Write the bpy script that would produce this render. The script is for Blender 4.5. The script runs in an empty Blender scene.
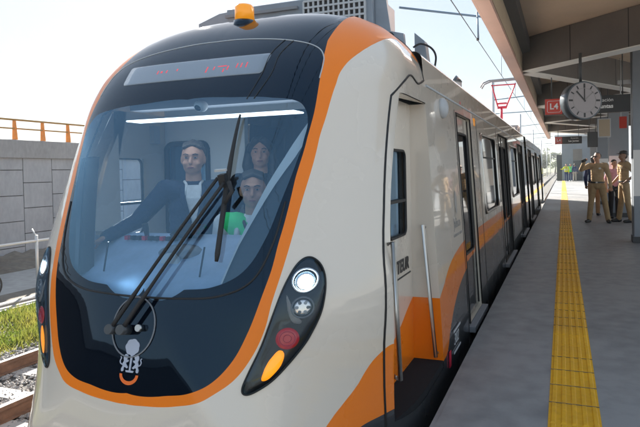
import bpy, bmesh, math, random
from math import sin, cos, pi, radians, sqrt, atan2, hypot, tan
from mathutils import Vector, Matrix
random.seed(7)
S = bpy.context.scene
C = S.collection

# ------------------------------------------------------------------ materials
def mat(name, col, rough=.5, metal=0., spec=.5, coat=0., var=0., vscale=3., bump=0., bscale=40., emit=None, estr=0., ior=None):
    m = bpy.data.materials.new(name); m.use_nodes = True
    nt = m.node_tree; b = nt.nodes['Principled BSDF']
    b.inputs['Base Color'].default_value = (*col, 1); b.inputs['Roughness'].default_value = rough
    b.inputs['Metallic'].default_value = metal; b.inputs['Specular IOR Level'].default_value = spec
    b.inputs['Coat Weight'].default_value = coat; b.inputs['Coat Roughness'].default_value = .03
    if ior: b.inputs['IOR'].default_value = ior
    if emit: b.inputs['Emission Color'].default_value = (*emit, 1); b.inputs['Emission Strength'].default_value = estr
    if var or bump:
        g = nt.nodes.new('ShaderNodeNewGeometry')
    if var:
        n = nt.nodes.new('ShaderNodeTexNoise'); n.inputs['Scale'].default_value = vscale; n.inputs['Detail'].default_value = 6; n.inputs['Roughness'].default_value = .65
        nt.links.new(g.outputs['Position'], n.inputs['Vector'])
        r = nt.nodes.new('ShaderNodeValToRGB'); r.color_ramp.elements[0].position = .3; r.color_ramp.elements[1].position = .7
        r.color_ramp.elements[0].color = tuple(c*(1-var) for c in col)+(1,); r.color_ramp.elements[1].color = tuple(min(1, c*(1+var)) for c in col)+(1,)
        nt.links.new(n.outputs['Fac'], r.inputs['Fac']); nt.links.new(r.outputs['Color'], b.inputs['Base Color'])
    if bump:
        n2 = nt.nodes.new('ShaderNodeTexNoise'); n2.inputs['Scale'].default_value = bscale; n2.inputs['Detail'].default_value = 4
        nt.links.new(g.outputs['Position'], n2.inputs['Vector'])
        bp = nt.nodes.new('ShaderNodeBump'); bp.inputs['Strength'].default_value = bump; bp.inputs['Distance'].default_value = .02
        nt.links.new(n2.outputs['Fac'], bp.inputs['Height']); nt.links.new(bp.outputs['Normal'], b.inputs['Normal'])
    return m

def glass(name, tint, base=.05, gain=1.0, rough=.01, ior=1.5):
    m = bpy.data.materials.new(name); m.use_nodes = True; nt = m.node_tree; nt.nodes.clear()
    o = nt.nodes.new('ShaderNodeOutputMaterial'); mx = nt.nodes.new('ShaderNodeMixShader')
    t = nt.nodes.new('ShaderNodeBsdfTransparent'); t.inputs['Color'].default_value = (*tint, 1)
    g = nt.nodes.new('ShaderNodeBsdfGlossy'); g.inputs['Roughness'].default_value = rough; g.inputs['Color'].default_value = (.42, .72, 1, 1)
    f = nt.nodes.new('ShaderNodeFresnel'); f.inputs['IOR'].default_value = ior
    a = nt.nodes.new('ShaderNodeMath'); a.operation = 'MULTIPLY_ADD'; a.inputs[1].default_value = gain; a.inputs[2].default_value = base; a.use_clamp = True
    nt.links.new(f.outputs[0], a.inputs[0]); nt.links.new(a.outputs[0], mx.inputs['Fac'])
    nt.links.new(t.outputs[0], mx.inputs[1]); nt.links.new(g.outputs[0], mx.inputs[2]); nt.links.new(mx.outputs[0], o.inputs['Surface'])
    return m

WHITE = (.76, .675, .575); ORANGE = (.97, .225, .006); DARK = (.045, .05, .056)
def livery(name):
    """train paint: cream above, an orange wave, charcoal below (heights along the length)"""
    m = bpy.data.materials.new(name); m.use_nodes = True; nt = m.node_tree; b = nt.nodes['Principled BSDF']
    b.inputs['Roughness'].default_value = .28; b.inputs['Coat Weight'].default_value = 1.; b.inputs['Coat Roughness'].default_value = .03
    g = nt.nodes.new('ShaderNodeNewGeometry'); sx = nt.nodes.new('ShaderNodeSeparateXYZ'); nt.links.new(g.outputs['Position'], sx.inputs[0])
    def curve(pts):
        mr = nt.nodes.new('ShaderNodeMapRange'); mr.inputs['From Min'].default_value = 1.8; mr.inputs['From Max'].default_value = 7.0
        nt.links.new(sx.outputs['Y'], mr.inputs['Value'])
        fc = nt.nodes.new('ShaderNodeFloatCurve'); cu = fc.mapping.curves[0]
        P = [((y-1.8)/5.2, (z+1)/2) for y, z in pts]
        cu.points[0].location = P[0]; cu.points[1].location = P[-1]
        for p in P[1:-1]: cu.points.new(*p)
        fc.mapping.update(); nt.links.new(mr.outputs[0], fc.inputs['Value'])
        q = nt.nodes.new('ShaderNodeMath'); q.operation = 'MULTIPLY_ADD'; q.inputs[1].default_value = 2; q.inputs[2].default_value = -1
        nt.links.new(fc.outputs[0], q.inputs[0]); return q
    U = curve([(1.8, -.98), (2.2, -.14), (2.41, .188), (2.55, .33), (2.716, .486), (2.80, .50), (3.2, .31), (3.43, .35), (3.75, .475), (3.86, .51), (4.0, .56), (4.3, .68), (4.7, .755), (5.1, .79), (5.6, .805), (7, .81)])
    L = curve([(1.8, -.99), (2.2, -.4), (2.42, -.02), (2.55, .12), (2.75, .13), (3.0, .10), (3.3, .055), (3.86, .05), (3.98, .06), (4.15, .19), (4.4, .345), (4.8, .48), (5.3, .54), (7, .565)])
    def lt(a):
        q = nt.nodes.new('ShaderNodeMath'); q.operation = 'LESS_THAN'; nt.links.new(sx.outputs['Z'], q.inputs[0]); nt.links.new(a.outputs[0], q.inputs[1]); return q
    nz = nt.nodes.new('ShaderNodeTexNoise'); nz.inputs['Scale'].default_value = 1.7; nz.inputs['Detail'].default_value = 5; nt.links.new(g.outputs['Position'], nz.inputs['Vector'])
    rr = nt.nodes.new('ShaderNodeMapRange'); rr.inputs['To Min'].default_value = .2; rr.inputs['To Max'].default_value = .34
    nt.links.new(nz.outputs['Fac'], rr.inputs['Value']); nt.links.new(rr.outputs[0], b.inputs['Roughness'])
    m1 = nt.nodes.new('ShaderNodeMix'); m1.data_type = 'RGBA'; m1.inputs[6].default_value = (*WHITE, 1); m1.inputs[7].default_value = (*ORANGE, 1)
    nt.links.new(lt(U).outputs[0], m1.inputs[0])
    m2 = nt.nodes.new('ShaderNodeMix'); m2.data_type = 'RGBA'; m2.inputs[7].default_value = (*DARK, 1)
    nt.links.new(lt(L).outputs[0], m2.inputs[0]); nt.links.new(m1.outputs[2], m2.inputs[6]); nt.links.new(m2.outputs[2], b.inputs['Base Color'])
    return m

M = {}
M['paint'] = livery('train_paint')
M['orange'] = mat('orange_paint', ORANGE, .35, spec=.35, coat=.15)
M['mask'] = mat('black_gloss', (.002, .004, .009), .03, spec=.5, coat=0., ior=1.55)
M['mask'].node_tree.nodes['Principled BSDF'].inputs['Specular Tint'].default_value = (.42, .70, 1, 1)
M['hlblack'] = mat('lamp_housing_black', (.008, .008, .009), .12)
M['wind'] = glass('windscreen_glass', (.84, .94, 1.), .085, 1.4, .012, 1.52)
M['dkglass'] = mat('dark_window_glass', (.012, .014, .017), .03, coat=.5)
M['clear'] = glass('clear_glass', (.75, .85, .95), .03, 1.)
M['lampglass'] = glass('lamp_cover_glass', (.9, .9, .9), .02, .7)
M['rubber'] = mat('black_rubber', (.012, .012, .013), .55)
M['steprubber'] = mat('step_rubber', (.022, .023, .026), .95, spec=.1)
M['matblack'] = mat('matt_black', (.02, .02, .022), .6)
M['charcoal'] = mat('charcoal_paint', DARK, .35, coat=.3)
M['steel'] = mat('brushed_steel', (.55, .54, .52), .28, metal=1.)
M['chrome'] = mat('bright_chrome', (.75, .75, .76), .12, metal=1.)
M['grey'] = mat('grey_plastic', (.22, .23, .25), .5)
M['lgrey'] = mat('light_grey_plastic', (.5, .52, .54), .45)
M['cabwhite'] = mat('cab_lining', (.82, .83, .83), .5)
M['dash'] = mat('dashboard_vinyl', (.42, .52, .68), .5, var=.12, vscale=6)
M['acbox'] = mat('roof_unit_paint', (.24, .28, .33), .45, var=.12, vscale=4)
M['amberlamp'] = mat('amber_beacon', (.85, .30, .01), .25, coat=.5, emit=(1, .36, .01), estr=.08)
M['lampon'] = mat('lit_headlamp', (.9, .9, .85), .2, emit=(1, .95, .82), estr=3)
M['amberon'] = mat('lit_indicator', (.85, .30, .01), .3, emit=(1, .27, .003), estr=.28)
M['redlens'] = mat('red_lens', (.50, .012, .02), .2, coat=.6, emit=(1, .03, .05), estr=.02)
M['led'] = mat('red_led', (.5, .02, .03), .4, emit=(1, .06, .09), estr=.14)
M['red'] = mat('red_paint', (.55, .015, .05), .4)
M['emblem'] = mat('emblem_print', (.46, .50, .60), .4)
M['emborange'] = mat('emblem_orange', (.9, .17, .02), .4)
M['ink'] = mat('black_print', (.02, .02, .022), .4)
M['greyink'] = mat('grey_print', (.30, .29, .28), .45)
M['platform'] = None
def concrete(name, c1, c2, sc, rough=.7, bump=.15, spots=.5, stretch=None):
    m = bpy.data.materials.new(name); m.use_nodes = True; nt = m.node_tree; b = nt.nodes['Principled BSDF']
    g = nt.nodes.new('ShaderNodeNewGeometry')
    n = nt.nodes.new('ShaderNodeTexNoise'); n.inputs['Scale'].default_value = sc; n.inputs['Detail'].default_value = 8; n.inputs['Roughness'].default_value = .6
    n2 = nt.nodes.new('ShaderNodeTexNoise'); n2.inputs['Scale'].default_value = sc*14; n2.inputs['Detail'].default_value = 6
    n3 = nt.nodes.new('ShaderNodeTexNoise'); n3.inputs['Scale'].default_value = sc*90; n3.inputs['Detail'].default_value = 3
    src = g.outputs['Position']
    if stretch:
        vm = nt.nodes.new('ShaderNodeVectorMath'); vm.operation = 'MULTIPLY'; vm.inputs[1].default_value = stretch; nt.links.new(src, vm.inputs[0]); src = vm.outputs[0]
    for q in (n, n2, n3): nt.links.new(src, q.inputs['Vector'])
    a = nt.nodes.new('ShaderNodeMath'); a.operation = 'MULTIPLY_ADD'; a.inputs[1].default_value = spots; nt.links.new(n2.outputs['Fac'], a.inputs[0]); nt.links.new(n.outputs['Fac'], a.inputs[2])
    r = nt.nodes.new('ShaderNodeValToRGB'); r.color_ramp.elements[0].position = .55; r.color_ramp.elements[1].position = .95
    r.color_ramp.elements[0].color = (*c1, 1); r.color_ramp.elements[1].color = (*c2, 1)
    nt.links.new(a.outputs[0], r.inputs['Fac']); nt.links.new(r.outputs['Color'], b.inputs['Base Color'])
    b.inputs['Roughness'].default_value = rough
    mr = nt.nodes.new('ShaderNodeMapRange'); mr.inputs['To Min'].default_value = rough-.18; mr.inputs['To Max'].default_value = rough+.18
    nt.links.new(n.outputs['Fac'], mr.inputs['Value']); nt.links.new(mr.outputs[0], b.inputs['Roughness'])
    bp = nt.nodes.new('ShaderNodeBump'); bp.inputs['Strength'].default_value = bump; bp.inputs['Distance'].default_value = .01
    nt.links.new(n3.outputs['Fac'], bp.inputs['Height']); nt.links.new(bp.outputs['Normal'], b.inputs['Normal'])
    return m
M['platform'] = concrete('platform_concrete', (.142, .145, .152), (.262, .264, .268), .42, .5, .1, .7)
M['wall'] = concrete('panel_concrete', (.31, .325, .35), (.42, .435, .46), .8, .85, .08, .45, (1, 1, .45))
M['parapet'] = concrete('parapet_concrete', (.24, .245, .25), (.36, .36, .37), .9, .85, .08, .45, (1, 1, .4))
M['road'] = concrete('road_concrete', (.26, .25, .24), (.42, .41, .39), .35, .9, .2)
M['earth'] = concrete('dry_earth', (.10, .085, .07), (.20, .175, .145), .5, .95, .5)
M['ballast'] = concrete('ballast_bed', (.05, .047, .044), (.13, .125, .12), 5, .95, .6)
M['yellow'] = concrete('tactile_yellow', (.62, .31, .004), (.82, .44, .006), 1.6, .6, .2)
M['stone'] = mat('ballast_stone', (.27, .26, .25), .85, var=.55, vscale=14)
M['sleeper'] = mat('sleeper_concrete', (.36, .34, .32), .9, var=.25, vscale=6)
M['rail'] = mat('rusty_rail', (.17, .095, .06), .7, var=.35, vscale=8)
M['railtop'] = mat('worn_rail_head', (.50, .46, .43), .3, metal=1.)
M['salmon'] = mat('salmon_cladding', (.58, .37, .31), .45, var=.08, vscale=2)
M['beige'] = mat('beige_cladding', (.50, .40, .28), .5, var=.08, vscale=2)
M['ceil'] = mat('ceiling_panel', (.66, .50, .36), .5, var=.08, vscale=1.2)
M['beam'] = mat('beam_cladding', (.13, .112, .10), .42, var=.12, vscale=2)
M['flange'] = mat('white_flange', (.75, .75, .72), .4)
M['alu'] = mat('column_cladding', (.23, .26, .30), .38, metal=.25, var=.08, vscale=1.5)
M['plinth'] = mat('dark_plinth', (.05, .055, .06), .5)
M['signblack'] = mat('sign_black', (.012, .012, .014), .35)
M['signred'] = mat('sign_red', (.62, .035, .015), .4)
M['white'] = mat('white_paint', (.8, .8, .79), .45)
M['clockface'] = mat('clock_face', (.36, .325, .335), .3)
M['clockrim'] = mat('clock_case', (.035, .05, .065), .3, coat=.4)
M['rail_orange'] = mat('orange_railing_paint', (.72, .22, .01), .5, var=.15, vscale=5)
M['rail_brown'] = mat('ochre_rail_paint', (.36, .20, .05), .5)
M['pipe'] = mat('galvanised_pipe', (.62, .62, .61), .4, metal=.3)
M['bldg'] = mat('grey_render', (.20, .225, .26), .7, var=.1, vscale=1)
M['door'] = mat('dark_door', (.035, .04, .05), .5)
M['cable'] = mat('dark_cable', (.03, .032, .036), .5)
M['insul'] = mat('blue_grey_tube', (.12, .19, .27), .4)
M['hill'] = concrete('hill_scrub', (.06, .085, .04), (.15, .16, .08), .02, .95, .1)
M['bark'] = mat('bark', (.09, .065, .045), .9, var=.3, vscale=8)
def leafmat(name, c1, c2, sc=.8, trans=.35):
    m = bpy.data.materials.new(name); m.use_nodes = True; nt = m.node_tree; nt.nodes.clear()
    o = nt.nodes.new('ShaderNodeOutputMaterial'); mx = nt.nodes.new('ShaderNodeMixShader'); mx.inputs[0].default_value = trans
    d = nt.nodes.new('ShaderNodeBsdfDiffuse'); t = nt.nodes.new('ShaderNodeBsdfTranslucent')
    g = nt.nodes.new('ShaderNodeNewGeometry'); n = nt.nodes.new('ShaderNodeTexNoise'); n.inputs['Scale'].default_value = sc; n.inputs['Detail'].default_value = 5
    r = nt.nodes.new('ShaderNodeValToRGB'); r.color_ramp.elements[0].position = .35; r.color_ramp.elements[1].position = .65
    r.color_ramp.elements[0].color = (*c1, 1); r.color_ramp.elements[1].color = (*c2, 1)
    nt.links.new(g.outputs['Position'], n.inputs['Vector']); nt.links.new(n.outputs['Fac'], r.inputs['Fac'])
    nt.links.new(r.outputs[0], d.inputs[0]); nt.links.new(r.outputs[0], t.inputs[0]); nt.links.new(d.outputs[0], mx.inputs[1]); nt.links.new(t.outputs[0], mx.inputs[2]); nt.links.new(mx.outputs[0], o.inputs[0])
    return m
M['grass'] = leafmat('grass_blades', (.10, .15, .022), (.28, .26, .06), 2.2, .4)
M['soil'] = concrete('grass_soil', (.07, .075, .025), (.15, .14, .06), 2, .95, .4)
M['leaf'] = leafmat('tree_leaves', (.035, .06, .02), (.10, .13, .04), .5, .3)
SK = mat('skin_tan', (.48, .25, .155), .5, spec=.35, var=.10, vscale=18, bump=.12, bscale=160); SK2 = mat('skin_brown', (.27, .145, .09), .5, spec=.35); SK3 = mat('skin_fair', (.64, .34, .225), .5, spec=.35, var=.10, vscale=18, bump=.12, bscale=160)
def cloth(name, c): return mat(name, c, .85, spec=.2, var=.16, vscale=11, bump=.8, bscale=13)
M['khaki'] = cloth('khaki_cloth', (.38, .26, .14)); M['khaki2'] = cloth('khaki_trousers', (.33, .23, .125)); M['navy'] = cloth('navy_jacket', (.03, .045, .08))
M['shirt'] = cloth('white_shirt', (.72, .72, .72)); M['black'] = cloth('black_cloth', (.018, .018, .02)); M['pink'] = cloth('pink_blouse', (.55, .26, .30))
M['hivis'] = mat('green_hivis', (.04, .78, .22), .7, emit=None); M['lime'] = cloth('yellow_hivis', (.62, .66, .03)); M['blue'] = cloth('navy_polo', (.03, .05, .13)); M['stonecloth'] = cloth('pale_trousers', (.42, .38, .32))
M['hair'] = mat('dark_hair', (.018, .014, .012), .5, var=.3, vscale=30); M['hairbrown'] = mat('greying_hair', (.075, .06, .05), .5, var=.5, vscale=40, bump=.6, bscale=90)
M['leather'] = mat('black_leather', (.015, .014, .014), .4); M['lip'] = mat('lips', (.30, .10, .09), .5); M['eye'] = mat('eye_white', (.36, .33, .30), .35); M['iris'] = mat('iris', (.02, .013, .01), .2)
M['reflect'] = mat('reflective_tape', (.55, .57, .58), .35)

# ------------------------------------------------------------------ mesh helpers
class MB:
    def __init__(s): s.v = []; s.f = []; s.smooth = []
    def add(s, vs, fs, sm=False):
        o = len(s.v); s.v += [tuple(v) for v in vs]; s.f += [tuple(i+o for i in f) for f in fs]; s.smooth += [sm]*len(fs); return s
    def box(s, x0, x1, y0, y1, z0, z1):
        v = [(x, y, z) for x in (x0, x1) for y in (y0, y1) for z in (z0, z1)]
        return s.add(v, [(0, 1, 3, 2), (4, 6, 7, 5), (0, 4, 5, 1), (2, 3, 7, 6), (0, 2, 6, 4), (1, 5, 7, 3)])
    def obox(s, c, ax, ay, az, h):
        c = Vector(c); ax, ay, az = Vector(ax).normalized(), Vector(ay).normalized(), Vector(az).normalized()
        v = [c+ax*(i*h[0])+ay*(j*h[1])+az*(k*h[2]) for i in (-1, 1) for j in (-1, 1) for k in (-1, 1)]
        return s.add(v, [(0, 1, 3, 2), (4, 6, 7, 5), (0, 4, 5, 1), (2, 3, 7, 6), (0, 2, 6, 4), (1, 5, 7, 3)])
    def tube(s, pts, r, n=10, caps=True):
        pts = [Vector(p) for p in pts]; rs = r if isinstance(r, (list, tuple)) else [r]*len(pts)
        rings = []; up = None
        for i, p in enumerate(pts):
            d = (pts[min(i+1, len(pts)-1)]-pts[max(i-1, 0)]).normalized()
            if up is None: up = Vector((0, 0, 1)) if abs(d.z) < .9 else Vector((1, 0, 0))
            a = d.cross(up).normalized(); b = a.cross(d).normalized(); up = b
            rings.append([p+a*(rs[i]*cos(2*pi*k/n))+b*(rs[i]*sin(2*pi*k/n)) for k in range(n)])
        v = [q for R in rings for q in R]; f = []
        for i in range(len(pts)-1):
            for k in range(n):
                f.append((i*n+k, i*n+(k+1) % n, (i+1)*n+(k+1) % n, (i+1)*n+k))
        o = len(s.v); s.add(v, f, True)
        if caps:
            s.f.append(tuple(o+k for k in range(n))[::-1]); s.f.append(tuple(o+(len(pts)-1)*n+k for k in range(n))); s.smooth += [False, False]
        return s
    def ell(s, c, r, n=14, m=9, rot=None):
        v = []; f = []
        for i in range(m+1):
            t = pi*i/m
            for k in range(n):
                p = Vector((r[0]*sin(t)*cos(2*pi*k/n), r[1]*sin(t)*sin(2*pi*k/n), r[2]*cos(t)))
                if rot: p = rot @ p
                v.append(p+Vector(c))
        for i in range(m):
            for k in range(n): f.append((i*n+k, (i+1)*n+k, (i+1)*n+(k+1) % n, i*n+(k+1) % n))
        return s.add(v, f, True)
    def poly_prism(s, pts, off):
        n = len(pts); pts = [Vector(p) for p in pts]; off = Vector(off)
        s.add(pts+[p+off for p in pts], [tuple(range(n))[::-1], tuple(range(n, 2*n))]+[(i, (i+1) % n, n+(i+1) % n, n+i) for i in range(n)])
        return s
    def build(s, name, m, parent=None, bevel=0, recalc=True):
        me = bpy.data.meshes.new(name)
        off = Vector(parent_loc(parent)) if parent else Vector((0, 0, 0))
        me.from_pydata([tuple(Vector(v)-off) for v in s.v], [], s.f)
        me.polygons.foreach_set('use_smooth', s.smooth)
        ms = m if isinstance(m, list) else [m]
        for q in ms: me.materials.append(q)
        if recalc:
            bm = bmesh.new(); bm.from_mesh(me); bmesh.ops.remove_doubles(bm, verts=bm.verts, dist=1e-5); bmesh.ops.recalc_face_normals(bm, faces=bm.faces); bm.to_mesh(me); bm.free()
        o = bpy.data.objects.new(name, me); C.objects.link(o)
        if parent: o.parent = parent
        if bevel:
            md = o.modifiers.new('bevel', 'BEVEL'); md.width = bevel; md.segments = 2; md.limit_method = 'ANGLE'
        return o
def parent_loc(p):
    l = Vector((0, 0, 0))
    while p: l = l+p.location; p = p.parent
    return l
def tag(o, label=None, cat=None, group=None, kind=None):
    if label: o['label'] = label
    if cat: o['category'] = cat
    if group: o['group'] = group
    if kind: o['kind'] = kind
    return o
def thing(name, label, cat, loc=(0, 0, 0), group=None):
    o = bpy.data.objects.new(name, None); C.objects.link(o); o.location = loc; o.empty_display_size = .2
    return tag(o, label, cat, group)
def box(name, x0, x1, y0, y1, z0, z1, m, parent=None, bevel=0): return MB().box(x0, x1, y0, y1, z0, z1).build(name, m, parent, bevel)
def text(name, body, size, m, mtx, parent=None, ext=.001, align='CENTER', shear=0, bold=0):
    cu = bpy.data.curves.new(name, 'FONT'); cu.body = body; cu.size = size; cu.extrude = ext; cu.align_x = align; cu.align_y = 'CENTER'; cu.shear = shear; cu.offset = bold
    t = bpy.data.objects.new(name+'_tmp', cu); C.objects.link(t); bpy.context.view_layer.update()
    me = bpy.data.meshes.new_from_object(t.evaluated_get(bpy.context.evaluated_depsgraph_get())); bpy.data.objects.remove(t)
    if parent: mtx = Matrix.Translation(-parent_loc(parent)) @ mtx
    me.transform(mtx); me.name = name; me.materials.clear(); me.materials.append(m)
    o = bpy.data.objects.new(name, me); C.objects.link(o); o.parent = parent; return o
def frame_mtx(o, x, y):
    x = Vector(x).normalized(); y = Vector(y).normalized(); z = x.cross(y).normalized()
    return Matrix(((x.x, y.x, z.x, o[0]), (x.y, y.y, z.y, o[1]), (x.z, y.z, z.z, o[2]), (0, 0, 0, 1)))

def interp(x, xs, ys):
    if x <= xs[0]: return ys[0]
    for i in range(len(xs)-1):
        if x <= xs[i+1]:
            t = (x-xs[i])/(xs[i+1]-xs[i]); return ys[i]+(ys[i+1]-ys[i])*t
    return ys[-1]
def smooth_interp(x, xs, ys):   # monotone-ish cubic
    if x <= xs[0]: return ys[0]
    if x >= xs[-1]: return ys[-1]
    i = 0
    while x > xs[i+1]: i += 1
    h = xs[i+1]-xs[i]; t = (x-xs[i])/h
    def sl(j):
        if j == 0: return (ys[1]-ys[0])/(xs[1]-xs[0])
        if j == len(xs)-1: return (ys[-1]-ys[-2])/(xs[-1]-xs[-2])
        return (ys[j+1]-ys[j-1])/(xs[j+1]-xs[j-1])
    a, b = sl(i)*h, sl(i+1)*h
    return (2*t**3-3*t**2+1)*ys[i]+(t**3-2*t**2+t)*a+(-2*t**3+3*t**2)*ys[i+1]+(t**3-t**2)*b

# ------------------------------------------------------------------ train body section and nose surface
XC, ZC, HW = -2.09, .90, 1.26
def side_hw(z):
    return HW-.0605*(sqrt((z-.1)**2+.3**2)+(z-.1))/2
SP = []
for i in range(10): SP.append(((HW-.2)*i/9, -.80))
for a in range(-81, 1, 9): SP.append((HW-.2+.2*cos(radians(a)), -.55+.25*sin(radians(a))))
for i in range(1, 30): z = -.55+2.55*i/29; SP.append((side_hw(z), z))
for i in range(1, 41):
    t = radians(90*i/40); SP.append((side_hw(2.)*max(0, cos(t))**(2/2.9), 2.0+.61*sin(t)**(2/2.35)))
ANG = [atan2(z-ZC, x) for x, z in SP]; RAD = [hypot(x, z-ZC) for x, z in SP]
def O(phi): return interp(phi, ANG, RAD)
KT, Y0, CS, CT, CB, CD, NN = .30, 2.28, .63, .90, .90, .70, 3.2
def cfun(phi):
    s = sin(phi); t = max(s, 0)**2; b = max(-s, 0)**2
    return CS*(1-t-b)+CT*t+CB*b+(CD*sin(2*phi)**2 if phi < 0 else 0)
def cap(s): return 1-sqrt(max(0, 1-min(s, 1)**NN))
YB = 3.86      # where nose meets the coach body
def nose(phi, e, sg=1, off=0.):
    """point on the nose at polar angle phi (0 side, +90 top), parameter e"""
    r = O(phi); s = min(e, 1.); c = cfun(phi)
    x, z = r*s*cos(phi), ZC+r*s*sin(phi)
    y = Y0+KT*(z-ZC)+c*cap(s)
    if e > 1: y = y+(YB-y)*(e-1)
    return (XC+sg*x, y, z)
def ysurf(x, z):
    phi = atan2(z-ZC, abs(x)); s = hypot(x, z-ZC)/O(phi)
    return Y0+KT*(z-ZC)+cfun(phi)*cap(min(s, 1))
def npoint(x, z, off=0.):
    """point on the nose over lateral x and height z, pushed outward by off"""
    e = .004
    p = Vector((XC+x, ysurf(x, z), z))
    if off:
        n = Vector(((ysurf(x+e, z)-ysurf(x-e, z))/(2*e), -1, (ysurf(x, z+e)-ysurf(x, z-e))/(2*e))).normalized()
        p = p+n*off
    return p
# outlines as polar functions from (lateral, height) samples
def polar(samples):
    P = sorted((atan2(z-ZC, x), hypot(x, z-ZC)) for x, z in samples)
    return [p[0] for p in P], [p[1] for p in P]
BO = polar([(0.001, .301), (.13, .304), (.30, .322), (.43, .353), (.50, .392), (.585, .455), (.66, .565), (.708, .685), (.735, .82), (.772, 1.0), (.80, 1.19), (.822, 1.36), (.852, 1.62), (.87, 1.75), (.890, 1.94), (.918, 2.085), (.948, 2.178), (.988, 2.24), (1.028, 2.278)])
BI = polar([(0.001, .352), (.23, .362), (.36, .385), (.47, .435), (.56, .53), (.627, .668), (.675, .815), (.71, .95), (.735, 1.13), (.765, 1.4), (.795, 1.62), (.812, 1.79), (.806, 1.94), (.787, 2.1), (.765, 2.24)])
GL = polar([(0.001, .855), (.25, .858), (.40, .875), (.53, .925), (.60, .99), (.66, 1.11), (.715, 1.31), (.76, 1.5), (.79, 1.68), (.775, 1.775), (.72, 1.84), (.55, 1.872), (.3, 1.888), (.001, 1.893)])
D2R = pi/180
PH_O1, PH_I1 = 53.7*D2R, 65.*D2R
def s_outer(phi):
    a0 = atan2(2.278-ZC, 1.028)
    if phi <= a0: return min(.995, smooth_interp(phi, *BO)/O(phi))
    s0 = hypot(1.028, 2.278-ZC)/O(a0); t = (phi-a0)/(PH_O1-a0)
    if t < 1: return s0+(1.0-s0)*t
    return 1+min(1, (phi-PH_O1)/(.5*D2R))
def s_inner(phi):
    r = smooth_interp(phi, *BI)/O(phi)
    a0 = atan2(2.24-ZC, .765)
    if phi > a0:
        t = (phi-a0)/(PH_I1-a0); s0 = hypot(.765, 2.24-ZC)/O(a0)
        r = s0+(1-s0)*t if t < 1 else 1+min(1, (phi-PH_I1)/(10*D2R))
    return r
def s_glass(phi): return min(smooth_interp(phi, *GL)/O(phi), s_inner(phi)*.98)
PHS = [radians(-90+180*i/240) for i in range(241)]
# finer columns where the band climbs the roof shoulder
PHS = sorted(set(PHS+[radians(48+22*i/130) for i in range(131)]))
def strip(mb, phis, fa, fb, n, sg, ease=None):
    cols = []
    for ph in phis:
        a, b = fa(ph), fb(ph)
        if b < a: b = a
        col = []
        for k in range(n+1):
            t = k/n
            e = a+(b-a)*t
            if ease == 'rim':
                # sample so the steep rim is smooth
                e = a+(b-a)*(1-(1-t)**2) if b <= 1.0001 else e
            col.append(nose(ph, e, sg))
        cols.append(col)
    v = [p for c in cols for p in c]; f = []
    for i in range(len(cols)-1):
        for k in range(n):
            a = i*(n+1)+k; f.append((a, a+1, a+n+2, a+n+1) if sg > 0 else (a, a+n+1, a+n+2, a+1))
    mb.add(v, f, True)

train = thing('metro_train', 'white, orange and black light rail train with a curved glass front standing at the platform', 'train', (XC, 12., -1.0))
PZ0, PZ1 = .05, 1.93            # cab door opening heights
def phi_of_z(z): return atan2(z-ZC, side_hw(z))
ph0, ph1 = phi_of_z(PZ0), phi_of_z(PZ1)
PHS = sorted(set(PHS+[ph0, ph1]))
def YD(z): return smooth_interp(z, [-.1, .3, .75, 1.0, 1.283, 1.57, 1.849, 2.0], [2.85, 2.835, 2.80, 2.825, 2.91, 3.035, 3.18, 3.27])   # front edge of the door opening
def YS(z): return smooth_interp(z, [-.8, .1, .32, .6, .97, 1.287, 1.568, 1.841, 2.1], [2.78, 2.76, 2.745, 2.722, 2.752, 2.85, 2.96, 3.087, 3.23])       # rubber seam ahead of it
def e_at(ph, Y):
    y1 = nose(ph, 1)[1]
    if Y > y1: return 1+(Y-y1)/(YB-y1)
    a, b = .3, 1.
    for _ in range(40):
        m_ = (a+b)/2
        if nose(ph, m_)[1] < Y: a = m_
        else: b = m_
    return a
def ph_on(z, yf):
    # angle on the nose whose point at length yf(z) has height z
    a, b = atan2(z-ZC, 1.5)-.25, atan2(z-ZC, 1.0)+.25
    for _ in range(40):
        m_ = (a+b)/2
        if nose(m_, e_at(m_, yf(z)))[2] < z: a = m_
        else: b = m_
    return a
ph0, ph1 = ph_on(PZ0, YD), ph_on(PZ1, YD)
PHS = sorted(set(PHS+[ph0, ph1]))
def e_end(ph):
    if ph0 <= ph <= ph1:
        e = e_at(ph, 2.9)
        for _ in range(6): e = e_at(ph, YD(nose(ph, e)[2]))
        return e
    return 2.0
mask = MB(); band = MB(); shell = MB(); glassmb = MB()
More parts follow.
